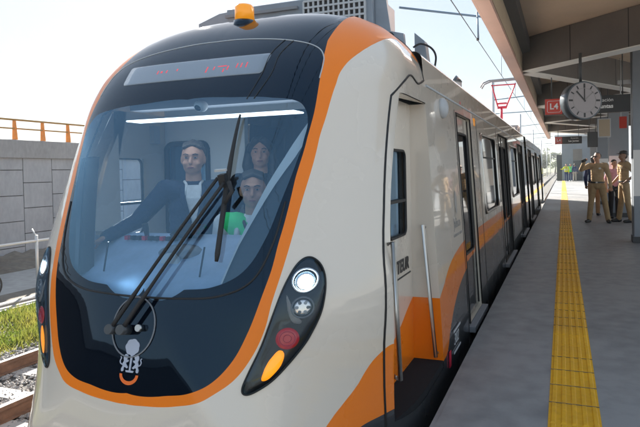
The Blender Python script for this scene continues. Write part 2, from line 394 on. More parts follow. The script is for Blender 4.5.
for sg in (1, -1):
    strip(glassmb, PHS, lambda p: 0, s_glass, 10, sg)
    strip(mask, PHS, s_glass, lambda p: min(1, s_inner(p)), 14, sg)
    strip(mask, [p for p in PHS if s_inner(p) > 1], lambda p: 1.0, s_inner, 4, sg)
    strip(band, PHS, lambda p: min(1, s_inner(p)), lambda p: min(1, s_outer(p)), 8, sg)
    strip(band, [p for p in PHS if s_outer(p) > 1 or s_inner(p) > 1 or p > 53*D2R], lambda p: max(1, s_inner(p)) if s_inner(p) > 1 else 1.0, lambda p: max(1, s_outer(p)), 6, sg)
    EC = {p: e_end(min(max(p, ph0), ph1)) for p in PHS}
    strip(shell, PHS, lambda p: min(1, s_outer(p)), lambda p: max(min(1, s_outer(p)), min(1., EC[p])), 22, sg, 'rim')
    PT = 50.2*D2R
    def e_tail(p): return 2. if p <= PT else (1. if p >= PH_O1 else 1+(PH_O1-p)/(PH_O1-PT))
    tail = [p for p in PHS if PT <= p <= PH_O1+.012]
    strip(band, tail, lambda p: e_tail(p), lambda p: 2., 6, sg)
    for seg in ([p for p in PHS if p <= ph0], [p for p in PHS if p >= ph1]):
        strip(shell, seg, lambda p: max(min(1, s_outer(p)), min(1., EC[p])), lambda p: 1., 6, sg, 'rim')
        strip(shell, [p for p in seg if p <= PH_O1+.002], lambda p: 1., e_tail, 6, sg)
    strip(shell, [p for p in PHS if ph0 <= p <= ph1 and EC[p] > 1], lambda p: 1., lambda p: EC[p], 2, sg)
shell_o = shell.build('nose_shell', M['paint'], train)
band_o = band.build('orange_front_band', M['orange'], train)
mask_o = mask.build('black_front_mask', M['mask'], train)
wind_o = glassmb.build('windscreen', M['wind'], train)

def ncurve(pts, r, name, m, off=.002, parent=train, n=6):
    return MB().tube([npoint(x, z, off) for x, z in pts], r, n).build(name, m, parent)
def resample(pts, k):
    out = []
    for i in range(len(pts)-1):
        for j in range(k):
            t = j/k; out.append(tuple(pts[i][q]+(pts[i+1][q]-pts[i][q])*t for q in range(len(pts[0]))))
    return out+[pts[-1]]
def spline(pts, k=8, closed=False):
    n = len(pts); out = []
    rng = range(n) if closed else range(n-1)
    for i in rng:
        g = (lambda j: pts[j % n]) if closed else (lambda j: pts[max(0, min(n-1, j))])
        p0, p1, p2, p3 = g(i-1), g(i), g(i+1), g(i+2)
        for j in range(k):
            t = j/k
            out.append(tuple(.5*((2*p1[q])+(-p0[q]+p2[q])*t+(2*p0[q]-5*p1[q]+4*p2[q]-p3[q])*t*t+(-p0[q]+3*p1[q]-3*p2[q]+p3[q])*t**3) for q in range(len(p1))))
    if not closed: out.append(pts[-1])
    return out
# upper seam of the mask panel
seam = spline([(-.80, 1.98), (-.785, 2.12), (-.70, 2.205), (-.5, 2.262), (-.2, 2.30), (0, 2.305), (.2, 2.30), (.5, 2.262), (.70, 2.205), (.785, 2.12), (.80, 1.98)], 8)
ncurve(seam, .004, 'mask_seam', M['lgrey'], .0)
# lower edge line of the windscreen
ncurve([(-x if i else x, z) for i, (x, z) in []] or spline([(-.735, 1.30), (-.70, 1.08), (-.62, .91), (-.45, .835), (-.2, .815), (.0, .812), (.2, .815), (.45, .835), (.62, .91), (.70, 1.08), (.735, 1.30)], 8), .006, 'windscreen_seal', M['rubber'], .0)

def patch(name, pts, m, off, parent=train, rings=8, thick=True):
    """flush patch on the nose bounded by closed outline pts (lateral,height)"""
    cx = sum(p[0] for p in pts)/len(pts); cz = sum(p[1] for p in pts)/len(pts); n = len(pts)
    mb = MB(); v = [npoint(cx, cz, off)]; f = []
    for r in range(1, rings+1):
        for x, z in pts: v.append(npoint(cx+(x-cx)*r/rings, cz+(z-cz)*r/rings, off if r < rings else off*.6))
    for x, z in pts: v.append(npoint(x, z, -.01))
    for k in range(n): f.append((0, 1+k, 1+(k+1) % n))
    for r in range(rings):
        for k in range(n):
            a = 1+r*n+k; b = 1+r*n+(k+1) % n; f.append((a, a+n, b+n, b))
    mb.add(v, f, True); return mb.build(name, m, parent)
def circ(cx, cz, r, n=24, sx=1, rot=0): return [(cx+r*sx*cos(2*pi*k/n)*cos(rot)-r*sin(2*pi*k/n)*sin(rot), cz+r*sx*cos(2*pi*k/n)*sin(rot)+r*sin(2*pi*k/n)*cos(rot)) for k in range(n)]
# destination display
def rrect(x0, x1, z0, z1, r, n=6, sl=0.):
    out = []
    for (cx, cz, a0) in ((x1-r, z1-r, 0), (x0+r, z1-r, 90), (x0+r, z0+r, 180), (x1-r, z0+r, 270)):
        for k in range(n+1):
            a = radians(a0+90*k/n); out.append((cx+r*cos(a), cz+r*sin(a)))
    return out
def dens(pts, d=.03):
    out = []
    for i in range(len(pts)):
        a, b = pts[i], pts[(i+1) % len(pts)]; n = max(1, int(hypot(a[0]-b[0], a[1]-b[1])/d))
        for j in range(n): out.append((a[0]+(b[0]-a[0])*j/n, a[1]+(b[1]-a[1])*j/n))
    return out
M['dispglass'] = mat('display_glass', (.24, .29, .35), .10, coat=.6)
disp = patch('destination_display', [(x*(1+.02*(z-2.1)/.08), z) for x, z in dens(rrect(-.60, .455, 2.03, 2.165, .02))], M['dispglass'], .003, rings=10)
for (dx, dz, w, h) in [(.05, 2.085, .006, .05), (.1, 2.09, .005, .03), (.155, 2.10, .045, .008), (.20, 2.085, .006, .035), (.175, 2.07, .006, .03), (.26, 2.095, .005, .04), (.29, 2.095, .005, .04), (.325, 2.095, .005, .045), (-.33, 2.10, .006, .03), (-.30, 2.10, .01, .018), (-.26, 2.10, .006, .026), (-.18, 2.105, .006, .02)]:
    patch('led_segment', [(dx-w*.7, dz-h*.4), (dx+w*.7, dz-h*.4), (dx+w*.7, dz+h*.4), (dx-w*.7, dz+h*.4)], M['led'], .005, disp, 1)
# headlights
HL = [(.885, 1.022), (.938, .98), (.965, .892), (.957, .77), (.917, .665), (.867, .58), (.766, .457), (.69, .402), (.642, .388), (.625, .415), (.649, .49), (.699, .613), (.747, .767), (.79, .903), (.835, .995)]
for sg in (1, -1):
    ol = spline([(sg*x, z) for x, z in HL], 5, True)
    hl = patch('headlight', ol, M['hlblack'], .006)
    rim = MB(); rim.tube([npoint(x, z, .003) for x, z in ol+[ol[0]]], .005, 6, False); rim.build('headlight_seal', M['rubber'], hl)
    patch('lamp_dish', circ(sg*.875, .908, .050), M['chrome'], .008, hl, 3); patch('lamp', circ(sg*.877, .906, .036), M['lampon'], .012, hl, 3)
    o = MB().tube([npoint(x, z, .008) for x, z in circ(sg*.875, .912, .056)+circ(sg*.875, .912, .056)[:1]], .007, 6, False).build('lamp_bezel', M['chrome'], hl)
    c2 = patch('lamp', circ(sg*.874, .785, .044), M['chrome'], .009, hl, 3)
    for k in range(6): patch('lamp_facet', circ(sg*.874+.024*cos(k*1.05), .785+.024*sin(k*1.05), .013, 8), M['lgrey'] if k % 2 else M['grey'], .012, hl, 1)
    MB().tube([npoint(x, z, .008) for x, z in circ(sg*.874, .785, .048)+circ(sg*.874, .785, .048)[:1]], .005, 6, False).build('lamp_bezel', M['grey'], hl)
    patch('reflector', spline([(sg*.793, .86), (sg*.825, .80), (sg*.85, .735), (sg*.878, .718), (sg*.868, .70), (sg*.83, .715), (sg*.806, .775)], 4, True), M['greyink'], .008, hl, 3)
    tl_ = patch('tail_lamp', circ(sg*.812, .64, .052, 24, 1.0), M['redlens'], .010, hl, 3)
    for rr_ in (.018, .034): MB().tube([npoint(x, z, .0105) for x, z in circ(sg*.812, .64, rr_)+circ(sg*.812, .64, rr_)[:1]], .0022, 5, False).build('lens_ring', M['red'], tl_)
    cvp = [(.793+(x-.793)*.97, .70+(z-.70)*.985) for x, z in [(abs(a), b) for a, b in ol]]; patch('headlight_cover', [(sg*x, z) for x, z in cvp], M['lampglass'], .017, hl, 6)
    patch('indicator_lamp', spline([(sg*.775, .585), (sg*.80, .568), (sg*.787, .513), (sg*.742, .458), (sg*.712, .447), (sg*.708, .468), (sg*.73, .53)], 5, True), M['amberon'], .010, hl, 3)
# access ring and wipers
ncurve(circ(-.02, .665, .145, 40, .93)+circ(-.02, .665, .145, 40, .93)[:1], .004, 'pivot_ring', M['grey'], .004)
wip = thing('x', '', '') ; bpy.data.objects.remove(wip)
def wpts(a, b, off0, off1, n=14):
    return [npoint(a[0]+(b[0]-a[0])*i/n, a[1]+(b[1]-a[1])*i/n, off0+(off1-off0)*i/n) for i in range(n+1)]
for i, (px, pz, mx, mz) in enumerate([(-.125, .645, .385, 1.41), (-.05, .648, .425, 1.385)]):
    a = MB(); a.tube(wpts((px, pz), (mx, mz), .05, .06), [.012]*4+[.009]*11, 8)
    arm = a.build('wiper_arm', M['matblack'], train)
    k = MB(); p = npoint(px, pz, 0); q = npoint(px, pz, .066); k.tube([p, q], .026, 14); k.build('pivot_cap', M['charcoal'], arm)
pv = MB(); pv.tube([npoint(.03, .662, 0), npoint(.03, .662, .03)], .018, 12); pv.build('washer_nozzle', M['steel'], train)
bl = MB(); bl.tube(wpts((.412, 1.765), (.43, 1.0), .022, .022, 20), [.006]+[.008+.006*min(1, i/8) for i in range(19)]+[.009], 8)
bl.obox(npoint(.41, 1.40, .045), (1, 0, .1), (0, 1, .3), (0, -.3, 1), (.02, .015, .035))
blade = bl.build('wiper_blade', M['matblack'], train)
jb = MB(); jb.obox(npoint(.40, 1.445, .07), (1, 0, .05), (0, 1, .3), (0, -.3, 1), (.035, .007, .006)); jb.build('wiper_clip', M['lgrey'], blade)
MB().tube([npoint(.45, 1.39, .06), npoint(.475, 1.34, .06), npoint(.44, 1.28, .05)], .012, 8).build('wiper_linkage', M['matblack'], blade)
# hose lines on the mask
ncurve(spline([(.50, 2.26), (.455, 2.16), (.452, 2.02), (.41, 1.87)], 6), .003, 'cable_line', M['rubber'], .001)
ncurve(spline([(.56, 2.25), (.515, 2.15), (.512, 2.02), (.455, 1.87)], 6), .003, 'cable_line', M['rubber'], .001)
# emblem: a tree between two rampant animals above an orange arc
eb = MB()
def flat(mb, pts, off):
    n = len(pts); mb.add([npoint(x, z, off) for x, z in pts]+[npoint(x, z, -.004) for x, z in pts], [tuple(range(n))]+[(i, (i+1) % n, n+(i+1) % n, n+i) for i in range(n)])
EX = .0; EZ = -.016
cl = []
for k in range(60):
    a = 2*pi*k/60; r = .040+.004*abs(sin(a*3.5)); cl.append((EX-.004+r*cos(a)*1.02, .568+r*.92*sin(a)))
flat(eb, cl, .004)
flat(eb, [(EX-.006, .535), (EX+.006, .535), (EX+.0045, .456), (EX-.0045, .456)], .0045)
flat(eb, [(EX-.026, .458), (EX+.026, .458), (EX+.022, .449), (EX-.022, .449)], .0042)
for sg in (1, -1):
    an = spline([(.018, .530), (.030, .541), (.040, .536), (.044, .522), (.040, .508), (.046, .495), (.044, .482), (.050, .470), (.046, .458), (.036, .462), (.036, .476), (.028, .480), (.020, .474), (.013, .480), (.022, .490), (.027, .500), (.017, .505), (.013, .514), (.024, .516)], 3, True)
    flat(eb, [(EX+sg*x*1.12, z-.008) for x, z in an], .0040+.0003*sg)
    tl = spline([(.044, .490), (.056, .496), (.060, .508), (.055, .520), (.060, .527)], 4)
    eb.tube([npoint(EX+sg*x*1.12, z-.008, .004) for x, z in tl], .0032, 5)
emb = eb.build('emblem', M['emblem'], train)
arc = [(EX+.060*cos(radians(a)), .440+.050*sin(radians(a))) for a in range(180, 361, 12)]+[(EX+.043*cos(radians(a)), .440+.032*sin(radians(a))) for a in range(360, 179, -12)]
ar = MB(); n_ = 16
ar.add([npoint(x, z, .004) for x, z in arc], [(i, i+1, 2*n_-2-i, 2*n_-1-i) for i in range(n_-1)]); ar.build('emblem_arc', M['emborange'], emb)

# ---- cab doors in recesses, both sides
XD = 1.03                         # lateral of door plane
M['cream'] = mat('cream_panel', (.60, .545, .45), .35, coat=.4)
for sg in (1, -1):
    X = lambda l: XC+sg*l
    # the door leaf with window opening, painted through the same livery
    wy0, wy1, wz0, wz1 = (3.30, 3.69, 1.0, 1.585) if sg > 0 else (3.13, 3.40, 1.0, 1.58)
    d = MB()
    ys = [0, wy0, wy1, YB]; zs = [PZ0, wz0, wz1, PZ1]; yv = lambda i, z: YD(z)-.01 if i == 0 else ys[i]
    for i in range(3):
        for j in range(3):
            if i == 1 and j == 1: continue
            for off in (0, -.04):
                d.add([(X(XD+off), yv(i, zs[j]), zs[j]), (X(XD+off), ys[i+1], zs[j]), (X(XD+off), ys[i+1], zs[j+1]), (X(XD+off), yv(i, zs[j+1]), zs[j+1])], [(0, 1, 2, 3)])
    door = d.build('cab_door', M['paint'], train)
    fr = MB(); rr = [(y, z) for y, z in rrect(wy0+.0, wy1, wz0, wz1, .05, 6)]
    fr.tube([(X(XD+.004), y, z) for y, z in rr+rr[:1]], .010, 8, False); fo = fr.build('window_frame', M['rubber'], door)
    pn = MB(); pn.add([(X(XD-.018), y, z) for y, z in [(wy0, wz0), (wy1, wz0), (wy1, wz1), (wy0, wz1)]], [(0, 1, 2, 3)]); pn.build('window', M['clear'], door)
    mb = MB().box(*sorted((X(XD-.03), X(XD+.012))), wy0, wy1, 1.23, 1.25); mb.build('window_bar', M['matblack'], door)
    # recess: front reveal, rear jamb, head, step
    rv = MB()
    zz = [PZ0+(PZ1-PZ0)*i/12 for i in range(13)]
    for i in range(12):
        z0, z1 = zz[i], zz[i+1]
        q0, q1 = ph_on(z0, YD), ph_on(z1, YD)
        rv.add([(X(XD), YD(z0)+.03, z0), nose(q0, e_at(q0, YD(z0)), sg), nose(q1, e_at(q1, YD(z1)), sg), (X(XD), YD(z1)+.03, z1)], [(0, 1, 2, 3)])
        rv.add([(X(XD), YB, z0), (X(side_hw(z0)), YB, z0), (X(side_hw(z1)), YB, z1), (X(XD), YB, z1)], [(0, 1, 2, 3)])
    rv.add([(X(XD), YD(PZ1)+.03, PZ1), nose(ph1, e_at(ph1, YD(PZ1)), sg), (X(side_hw(PZ1)), max(YD(PZ1), nose(ph1, 1)[1]), PZ1), (X(side_hw(PZ1)), YB, PZ1), (X(XD), YB, PZ1)], [(0, 1, 2, 3)])
    rv.build('door_recess', M['paint'], train)
    st = MB(); e0 = e_end(ph0); E_ = [e0+(1-e0)*i/6 for i in range(7)]+[1+i/8 for i in range(1, 9)]
    o_ = [nose(ph0, e, sg) for e in E_]
    for dz in (.0, -.04): st.add([p for q in o_ for p in ((q[0]-sg*.004, q[1], PZ0+.004+dz), (X(XD-.01), q[1], PZ0+.004+dz))], [(2*i, 2*i+1, 2*i+3, 2*i+2) for i in range(len(o_)-1)])
    st.add([p for q in o_ for p in ((q[0]-sg*.004, q[1], PZ0+.004), (q[0]-sg*.004, q[1], -.08))], [(2*i, 2*i+1, 2*i+3, 2*i+2) for i in range(len(o_)-1)])
    st.build('door_step', M['steprubber'], train)
    for (p0, p1, brk) in (((1.222, 2.865, .28), (1.212, 2.805, 1.06), (-.05, .0)), ((1.205, 3.815, .09), (1.125, 3.815, 1.05), (0., .045))):
        h = MB(); q0 = (X(p0[0]), p0[1], p0[2]); q1 = (X(p1[0]), p1[1], p1[2])
        h.tube([(X(p0[0]+brk[0]), p0[1]+brk[1], p0[2]+.02), q0, q1, (X(p1[0]+brk[0]), p1[1]+brk[1], p1[2]-.02)], .014, 10); h.build('handrail', M['steel'], train)
    # black rubber seam between nose and cab side
    pts = []
    for z in [-.72+2.62*i/44 for i in range(45)]:
        ph = ph_on(z, YS); pts.append(nose(ph, e_at(ph, YS(z)), sg))
    def bodypt(y, z):
        return (XC+sg*(side_hw(z)+.001), y, z)
    phz = phi_of_z(1.75)
    last = Vector(pts[-1])
    top = spline([tuple(last), nose(phi_of_z(2.02), .999, sg), nose(phi_of_z(2.08), 1.2, sg), nose(phi_of_z(2.05), 1.6, sg), nose(phi_of_z(2.10), 1.999, sg)], 8)
    MB().tube(pts+top[1:], .008, 8).build('body_seam', M['rubber'], train)
    MB().tube([(XC+sg*(O(a)*cos(a)), YB, ZC+O(a)*sin(a)) for a in [phi_of_z(2.10)+k*.02 for k in range(12)]], .006, 6).build('body_seam', M['rubber'], train)

# lettering on the cab door
text('side_lettering', 'SITEUR', .12, M['ink'], frame_mtx((XC+XD+.004, 3.56, .785), (0, 1, 0), (0, 0, 1)), train, .001, shear=.15, bold=.004)
box('lettering_rule', XC+XD-.001, XC+XD+.003, 3.33, 3.80, .705, .716, M['ink'], train)

# ---- coach bodies
def sect(z): return side_hw(z)
SPC_ = [p for p in SP if p[1] <= 1.999]+[(side_hw(z_), z_) for z_ in (2., 2.08, 2.16, 2.22, 2.25, 2.258, 2.2595)]+[(side_hw(2.26)-.07*(1-cos(radians(a))), 2.26+.06*sin(radians(a))) for a in range(10, 91, 10)]+[(side_hw(2.26)-.07-(side_hw(2.26)-.07)*i/6, 2.32+.03*sin(pi/2*i/6)) for i in range(1, 7)]
def coach(y0, y1, openings, name):
    """skin with real openings; openings = (y0,y1,z0,z1,kind)"""
    mb = MB()
    for sg in (1, -1):
        ysx = sorted(set([y0, y1]+[o[0] for o in openings]+[o[1] for o in openings]))
        zsx = sorted(set([-.55, .1, .5, 1., 1.5, 2.0]+[o[2] for o in openings]+[o[3] for o in openings]))
        for i in range(len(ysx)-1):
            for j in range(len(zsx)-1):
                ym, zm = (ysx[i]+ysx[i+1])/2, (zsx[j]+zsx[j+1])/2
                if any(o[0] < ym < o[1] and o[2] < zm < o[3] for o in openings): continue
                a, b = zsx[j], zsx[j+1]
                mb.add([(XC+sg*sect(a), ysx[i], a), (XC+sg*sect(a), ysx[i+1], a), (XC+sg*sect(b), ysx[i+1], b), (XC+sg*sect(b), ysx[i], b)], [(0, 1, 2, 3)])
        rf = [p for p in SPC_ if p[1] >= 1.999]; lo = [p for p in SP if p[1] <= -.549]
        for ch in (rf, lo):
            for (xa, za), (xb, zb) in zip(ch, ch[1:]):
                mb.add([(XC+sg*xa, y0, za), (XC+sg*xa, y1, za), (XC+sg*xb, y1, zb), (XC+sg*xb, y0, zb)], [(0, 1, 2, 3)], True)
    full = SPC_+[(-x, z) for x, z in SPC_[::-1]]
    mb.add([(XC+x*.999, y1-.0005, ZC+(z-ZC)*.999) for x, z in full], [tuple(range(len(full)))])
    b = mb.build(name, M['paint'], train)
    for sg in (1, -1):
        for (a0, a1, z0, z1, kind) in openings:
            n = 6; rc = .02
            def P(y, z, dep): return (XC+sg*(sect(z)-dep), y, z)
            rv = MB()
            for (ya, za, yb, zb) in ((a0, z0, a1, z0), (a1, z0, a1, z1), (a1, z1, a0, z1), (a0, z1, a0, z0)):
                rv.add([P(ya, za, 0), P(yb, zb, 0), P(yb, zb, .05), P(ya, za, .05)], [(0, 1, 2, 3)])
            if kind == 'win':
                w = MB(); k = 6
                for i in range(k):
                    za, zb = z0+(z1-z0)*i/k, z0+(z1-z0)*(i+1)/k
                    w.add([P(a0, za, .02), P(a1, za, .02), P(a1, zb, .02), P(a0, zb, .02)], [(0, 1, 2, 3)])
                wo = w.build('window', M['dkglass'], train); rv.build('window_reveal', M['rubber'], wo)
                fr = rrect(a0+.01, a1-.01, z0+.01, z1-.01, .13, 6)
                MB().tube([P(y, z, -.003) for y, z in fr+fr[:1]], .016, 6, False).build('window_frame', M['steel'], wo)
                if sg > 0:
                    MB().add([P(a0, z1-.30, .012), P(a1, z1-.30, .012), P(a1, z1-.28, .012), P(a0, z1-.28, .012)], [(0, 1, 2, 3)]).build('window_bar', M['matblack'], wo)
            else:
                leaves = [(a0, a1)] if kind == 'single' else [(a0, (a0+a1)/2), ((a0+a1)/2, a1)]
                for la, lb in leaves:
                    dl = MB(); g = .012; wz0, wz1 = .62, 1.80; wa, wb = la+.13, lb-.13
                    yy = [la+g, wa, wb, lb-g]; zq = [z0+.01, wz0, 1.2, wz1, z1-.01]
                    for i in range(3):
                        for j in range(4):
                            if i == 1 and j in (1, 2): continue
                            dl.add([P(yy[i], zq[j], .035), P(yy[i+1], zq[j], .035), P(yy[i+1], zq[j+1], .035), P(yy[i], zq[j+1], .035)], [(0, 1, 2, 3)])
                    lo_ = dl.build('door_leaf', M['paint'], train)
                    pane = MB()
                    for i in range(4):
                        za, zb = wz0+(wz1-wz0)*i/4, wz0+(wz1-wz0)*(i+1)/4
                        pane.add([P(wa, za, .04), P(wb, za, .04), P(wb, zb, .04), P(wa, zb, .04)], [(0, 1, 2, 3)])
                    pane.build('door_window', M['dkglass'], lo_)
                    fr = rrect(wa, wb, wz0, wz1, .07, 6)
                    MB().tube([P(y, z, .03) for y, z in fr+fr[:1]], .014, 6, False).build('window_frame', M['rubber'], lo_)
                    MB().tube([P(lb-.008 if la == a0 else la+.008, z0+.02, .032), P(lb-.008 if la == a0 else la+.008, 1., .032), P(lb-.008 if la == a0 else la+.008, z1-.02, .032)], .007, 6).build('door_edge_seal', M['rubber'], lo_)
                bk = MB(); bk.add([P(a0, z0, .07), P(a1, z0, .07), P(a1, z1, .07), P(a0, z1, .07)], [(0, 1, 2, 3)])
                bo = bk.build('door_opening', M['matblack'], train); rv.build('door_reveal', M['cream'] if kind == 'single' else M['rubber'], bo)
                fr2 = [(a0, z0), (a1, z0), (a1, z1), (a0, z1)]
                MB().tube([P(y, z, -.002) for y, z in [(a0, z0), (a0, 1.), (a0, z1), (a1, z1), (a1, 1.), (a1, z0)]], .008, 6).build('door_frame', M['rubber'], bo)
                MB().box(*sorted((XC+sg*(HW-.03), XC+sg*(HW+.05))), a0-.05, a1+.05, z0-.07, z0-.015).build('door_sill', M['grey'], train, .004)
    return b
bh_ = MB(); fz_ = SP+[(-x, z) for x, z in SP[::-1] ]; fz_ = [p for p in fz_ if p[1] > 2.04]; bh_.add([(XC+x*.985, YB+.004, ZC+(z-ZC)*.985) for x, z in fz_], [tuple(range(len(fz_)))]); bh_.build('roof_bulkhead', M['charcoal'], train)
coach(YB, 14.55, [(5.05, 5.85, .0, 1.98, 'single'), (6.55, 8.05, .90, 1.88, 'win'), (8.50, 9.90, .0, 1.98, 'double'), (10.35, 11.85, .90, 1.88, 'win'), (12.25, 13.65, .0, 1.98, 'double')], 'coach_body')
coach(15.35, 26.3, [(16.0, 17.4, .0, 1.98, 'double'), (17.9, 19.4, .90, 1.88, 'win'), (19.9, 21.3, .0, 1.98, 'double'), (21.8, 23.2, .90, 1.88, 'win'), (23.8, 25.2, .0, 1.98, 'double')], 'coach_body')
bel = MB(); n = 17
for i in range(n):
    y = 14.55+.8*i/(n-1); s = .90 if i % 2 else .945
    full = SPC_+[(-x, z) for x, z in SPC_[::-1]]; bel.add([(XC+x*s, y, ZC+(z-ZC)*s) for x, z in full], [])
L_ = len(SPC_)*2
for i in range(n-1):
    for k in range(L_): bel.f.append((i*L_+k, i*L_+(k+1) % L_, (i+1)*L_+(k+1) % L_, (i+1)*L_+k)); bel.smooth.append(False)
bel.build('bellows', M['rubber'], train, recalc=False)
MB().box(XC-.8, XC+.8, 4.2, 14.4, -.98, -.80).box(XC-.8, XC+.8, 15.5, 26., -.98, -.80).build('underframe', M['matblack'], train)
for y in (5.4, 7.2, 12., 13.8, 17., 18.8, 23.5, 25.2):
    for x in (XC-.72, XC+.72): MB().tube([(x-.06, y, -.66), (x+.06, y, -.66)], .33, 20).build('wheel', M['matblack'], train)
# coach roof cantrail gutter
for (a, b) in ((YB+.05, 14.5), (15.4, 26.25)):
    MB().tube([(XC+1.145, a, 2.07), (XC+1.145, b, 2.07)], .008, 6).build('cantrail_strip', M['lgrey'], train)
# marker lamps, camera, stickers on the side
def sidept(y, z, out=0): return (XC+side_hw(z)+out, y, z)
m_ = MB(); m_.ell(sidept(4.42, 1.955, .01), (.05, .085, .085), 16, 10); m_.build('side_lamp', M['lgrey'], train)
m_ = MB(); m_.ell(sidept(5.35, 2.10, -.015), (.02, .03, .03)); m_.build('marker_lamp', M['red'], train)
box('side_sticker', sidept(6.2, 2.0)[0]-.01, sidept(6.2, 2.0)[0]+.004, 6.12, 6.24, 1.9, 2.02, M['amberlamp'], train)
lean = Vector((-.115/1.9, 0, 1))
t = text('side_lettering', 'Jalisco', .12, M['greyink'], frame_mtx(sidept(4.72, .98, .003), (0, 1, 0), lean), train, .0008)
text('side_lettering', 'GOBIERNO DEL ESTADO', .034, M['greyink'], frame_mtx(sidept(4.72, .88, .003), (0, 1, 0), lean), train, .0008)
cr = MB(); cr.add([sidept(4.72+.055*cos(a)*(1 if sin(a) > 0 else .9), 1.16+.10*sin(a), .003) for a in [2*pi*k/24 for k in range(24)]], [tuple(range(24))])
cr.build('side_crest', M['greyink'], train)
nb = MB()
nb.build
text('side_number', '302', .13, M['lgrey'], frame_mtx(sidept(4.36, .075, .003), (0, 1, .0), (0, 0, 1)), train, .0008, shear=.2)
for dz in (-.085, .085): box('number_rule', XC+HW-.002, XC+HW+.003, 4.22, 4.5, .075+dz-.008, .075+dz+.008, M['lgrey'], train)
box('side_reflector', XC+HW-.002, XC+HW+.004, 4.03, 4.09, -.06, .06, M['red'], train)

for y in (4.98, 6.30, 8.28, 10.12, 12.05):
    MB().tube([sidept(y, z, .0005) for z in [-.5+2.5*i/10 for i in range(11)]], .0035, 5).build('panel_joint', M['rubber'], train)
# ---- roof equipment
bc = MB(); bc.tube([(XC, 3.30, 2.45), (XC, 3.30, 2.515)], [.090, .076], 24); bco = bc.build('beacon_base', M['mask'], train)
b2 = MB(); b2.tube([(XC, 3.30, 2.51), (XC, 3.30, 2.61), (XC, 3.30, 2.625)], [.068, .066, .056], 24); b2.build('beacon_lamp', M['amberlamp'], bco)
ac = MB(); ac.box(-2.95, -1.50, 4.35, 5.0, 2.33, 2.985); aco = ac.build('roof_unit', M['acbox'], train, .012)
f = MB(); f.poly_prism([(-3.30, 4.40, 2.35), (-2.955, 4.38, 2.35), (-2.955, 4.38, 2.97), (-3.05, 4.38, 2.965), (-3.30, 4.40, 2.90)], (0, .6, 0)); f.build('side_fairing', M['acbox'], aco)
MB().box(-2.95, -2.2, 4.32, 4.349, 2.90, 2.925).build('unit_lip', M['grey'], aco)
gr = MB()
for i in range(13): x = -2.14+.575*i/12; gr.box(x-.008, x+.008, 4.325, 4.349, 2.56, 2.95)
for i in range(8): z = 2.56+.39*i/7; gr.box(-2.14, -1.565, 4.322, 4.346, z-.008, z+.008)
gr.build('unit_grille', M['lgrey'], aco)
MB().box(-2.14, -1.565, 4.339, 4.3485, 2.56, 2.95).build('grille_backing', M['matblack'], aco)
br = MB()
br.poly_prism([(-1.497, 4.40, 2.55), (-1.24, 4.40, 2.47), (-1.25, 4.40, 2.60), (-1.36, 4.40, 2.63), (-1.40, 4.40, 2.92), (-1.497, 4.40, 2.93)], (0, .05, 0))
br.poly_prism([(-1.22, 4.65, 2.42), (-1.10, 4.65, 2.34), (-1.13, 4.65, 2.58), (-1.22, 4.65, 2.66)], (0, .12, 0))
br.build('unit_bracket', M['acbox'], aco)
MB().tube([(-1.365, 4.385, 2.585), (-1.365, 4.41, 2.585)], .035, 14).build('bracket_bolt', M['matblack'], aco)
MB().tube(spline([(-1.22, 4.6, 2.52), (-1.15, 4.6, 2.545), (-1.06, 4.6, 2.50), (-1.02, 4.6, 2.42), (-1.04, 4.6, 2.3)], 6), .009, 8).build('unit_hose', M['rubber'], aco)
MB().box(-1.32, -1.10, 4.45, 4.58, 2.25, 2.40).build('junction_box', M['grey'], aco, .01)
hn = MB(); hn.tube([(-1.17, 6.35, 2.30), (-1.17, 6.35, 2.47)], .065, 12); ho = hn.build('roof_antenna', M['lgrey'], train)
MB().tube([(-1.17, 6.35, 2.47), (-1.17, 6.35, 2.505), (-1.17, 6.35, 2.55)], [.072, .05, .006], 12).build('antenna_cap', M['clockrim'], ho)
for (y0, y1, w, h) in ((7.6, 9.2, .75, .12), (9.9, 12.4, .8, .16), (12.9, 14.2, .7, .10), (16., 19., .8, .16), (23.2, 25.4, .8, .2)):
    u = MB().box(XC-w, XC+w, y0, y1, 2.34, 2.46+h*.4).build('roof_unit', M['acbox'], train, .02)
    for k in range(int((y1-y0)/.25)): MB().box(XC+w-.02, XC+w+.012, y0+.1+k*.25, y0+.13+k*.25, 2.38, 2.445+h*.4).build('unit_rib', M['grey'], u)
for y in (8.2, 11., 13.5, 18., 21.4): MB().box(XC+.80, XC+.95, y, y+.5, 2.31, 2.42).build('roof_fitting', M['lgrey'], train, .01)
# pantograph
pg = MB(); PY = 21.; 
pg.box(XC-.55, XC+.55, PY-.5, PY+.5, 2.95, 3.02); 
for x in (-.5, .5):
    for y in (-.45, .45): pg.tube([(XC+x, PY+y, 2.6), (XC+x, PY+y, 2.95)], .05, 8)
po = pg.build('pantograph', M['grey'], train)
pa = MB(); pa.tube([(XC-.08, PY, 3.0), (XC-.08, PY, 3.75)], .05, 8); pa.tube([(XC-.22, PY, 3.75), (XC+.12, PY, 3.75)], .05, 8); pa.tube([(XC-.22, PY, 3.90), (XC+.12, PY, 3.90)], .035, 8)
pa.tube([(XC-.20, PY, 3.75), (XC-.42, PY-.1, 4.62)], .027, 8); pa.tube([(XC+.10, PY, 3.75), (XC+.46, PY-.1, 4.62)], .027, 8); pa.tube([(XC-.42, PY-.1, 4.58), (XC+.46, PY-.1, 4.58)], .025, 8)
pa.build('pantograph_arm', M['red'], po)
pc = MB()
for dy in (-.22, .12): pc.tube([(XC-.82, PY+dy, 4.52), (XC-.72, PY+dy, 4.68), (XC-.5, PY+dy, 4.76), (XC+.5, PY+dy, 4.78), (XC+.7, PY+dy, 4.70), (XC+.8, PY+dy, 4.56)], .03, 8)
pc.build('collector_bar', M['grey'], po)

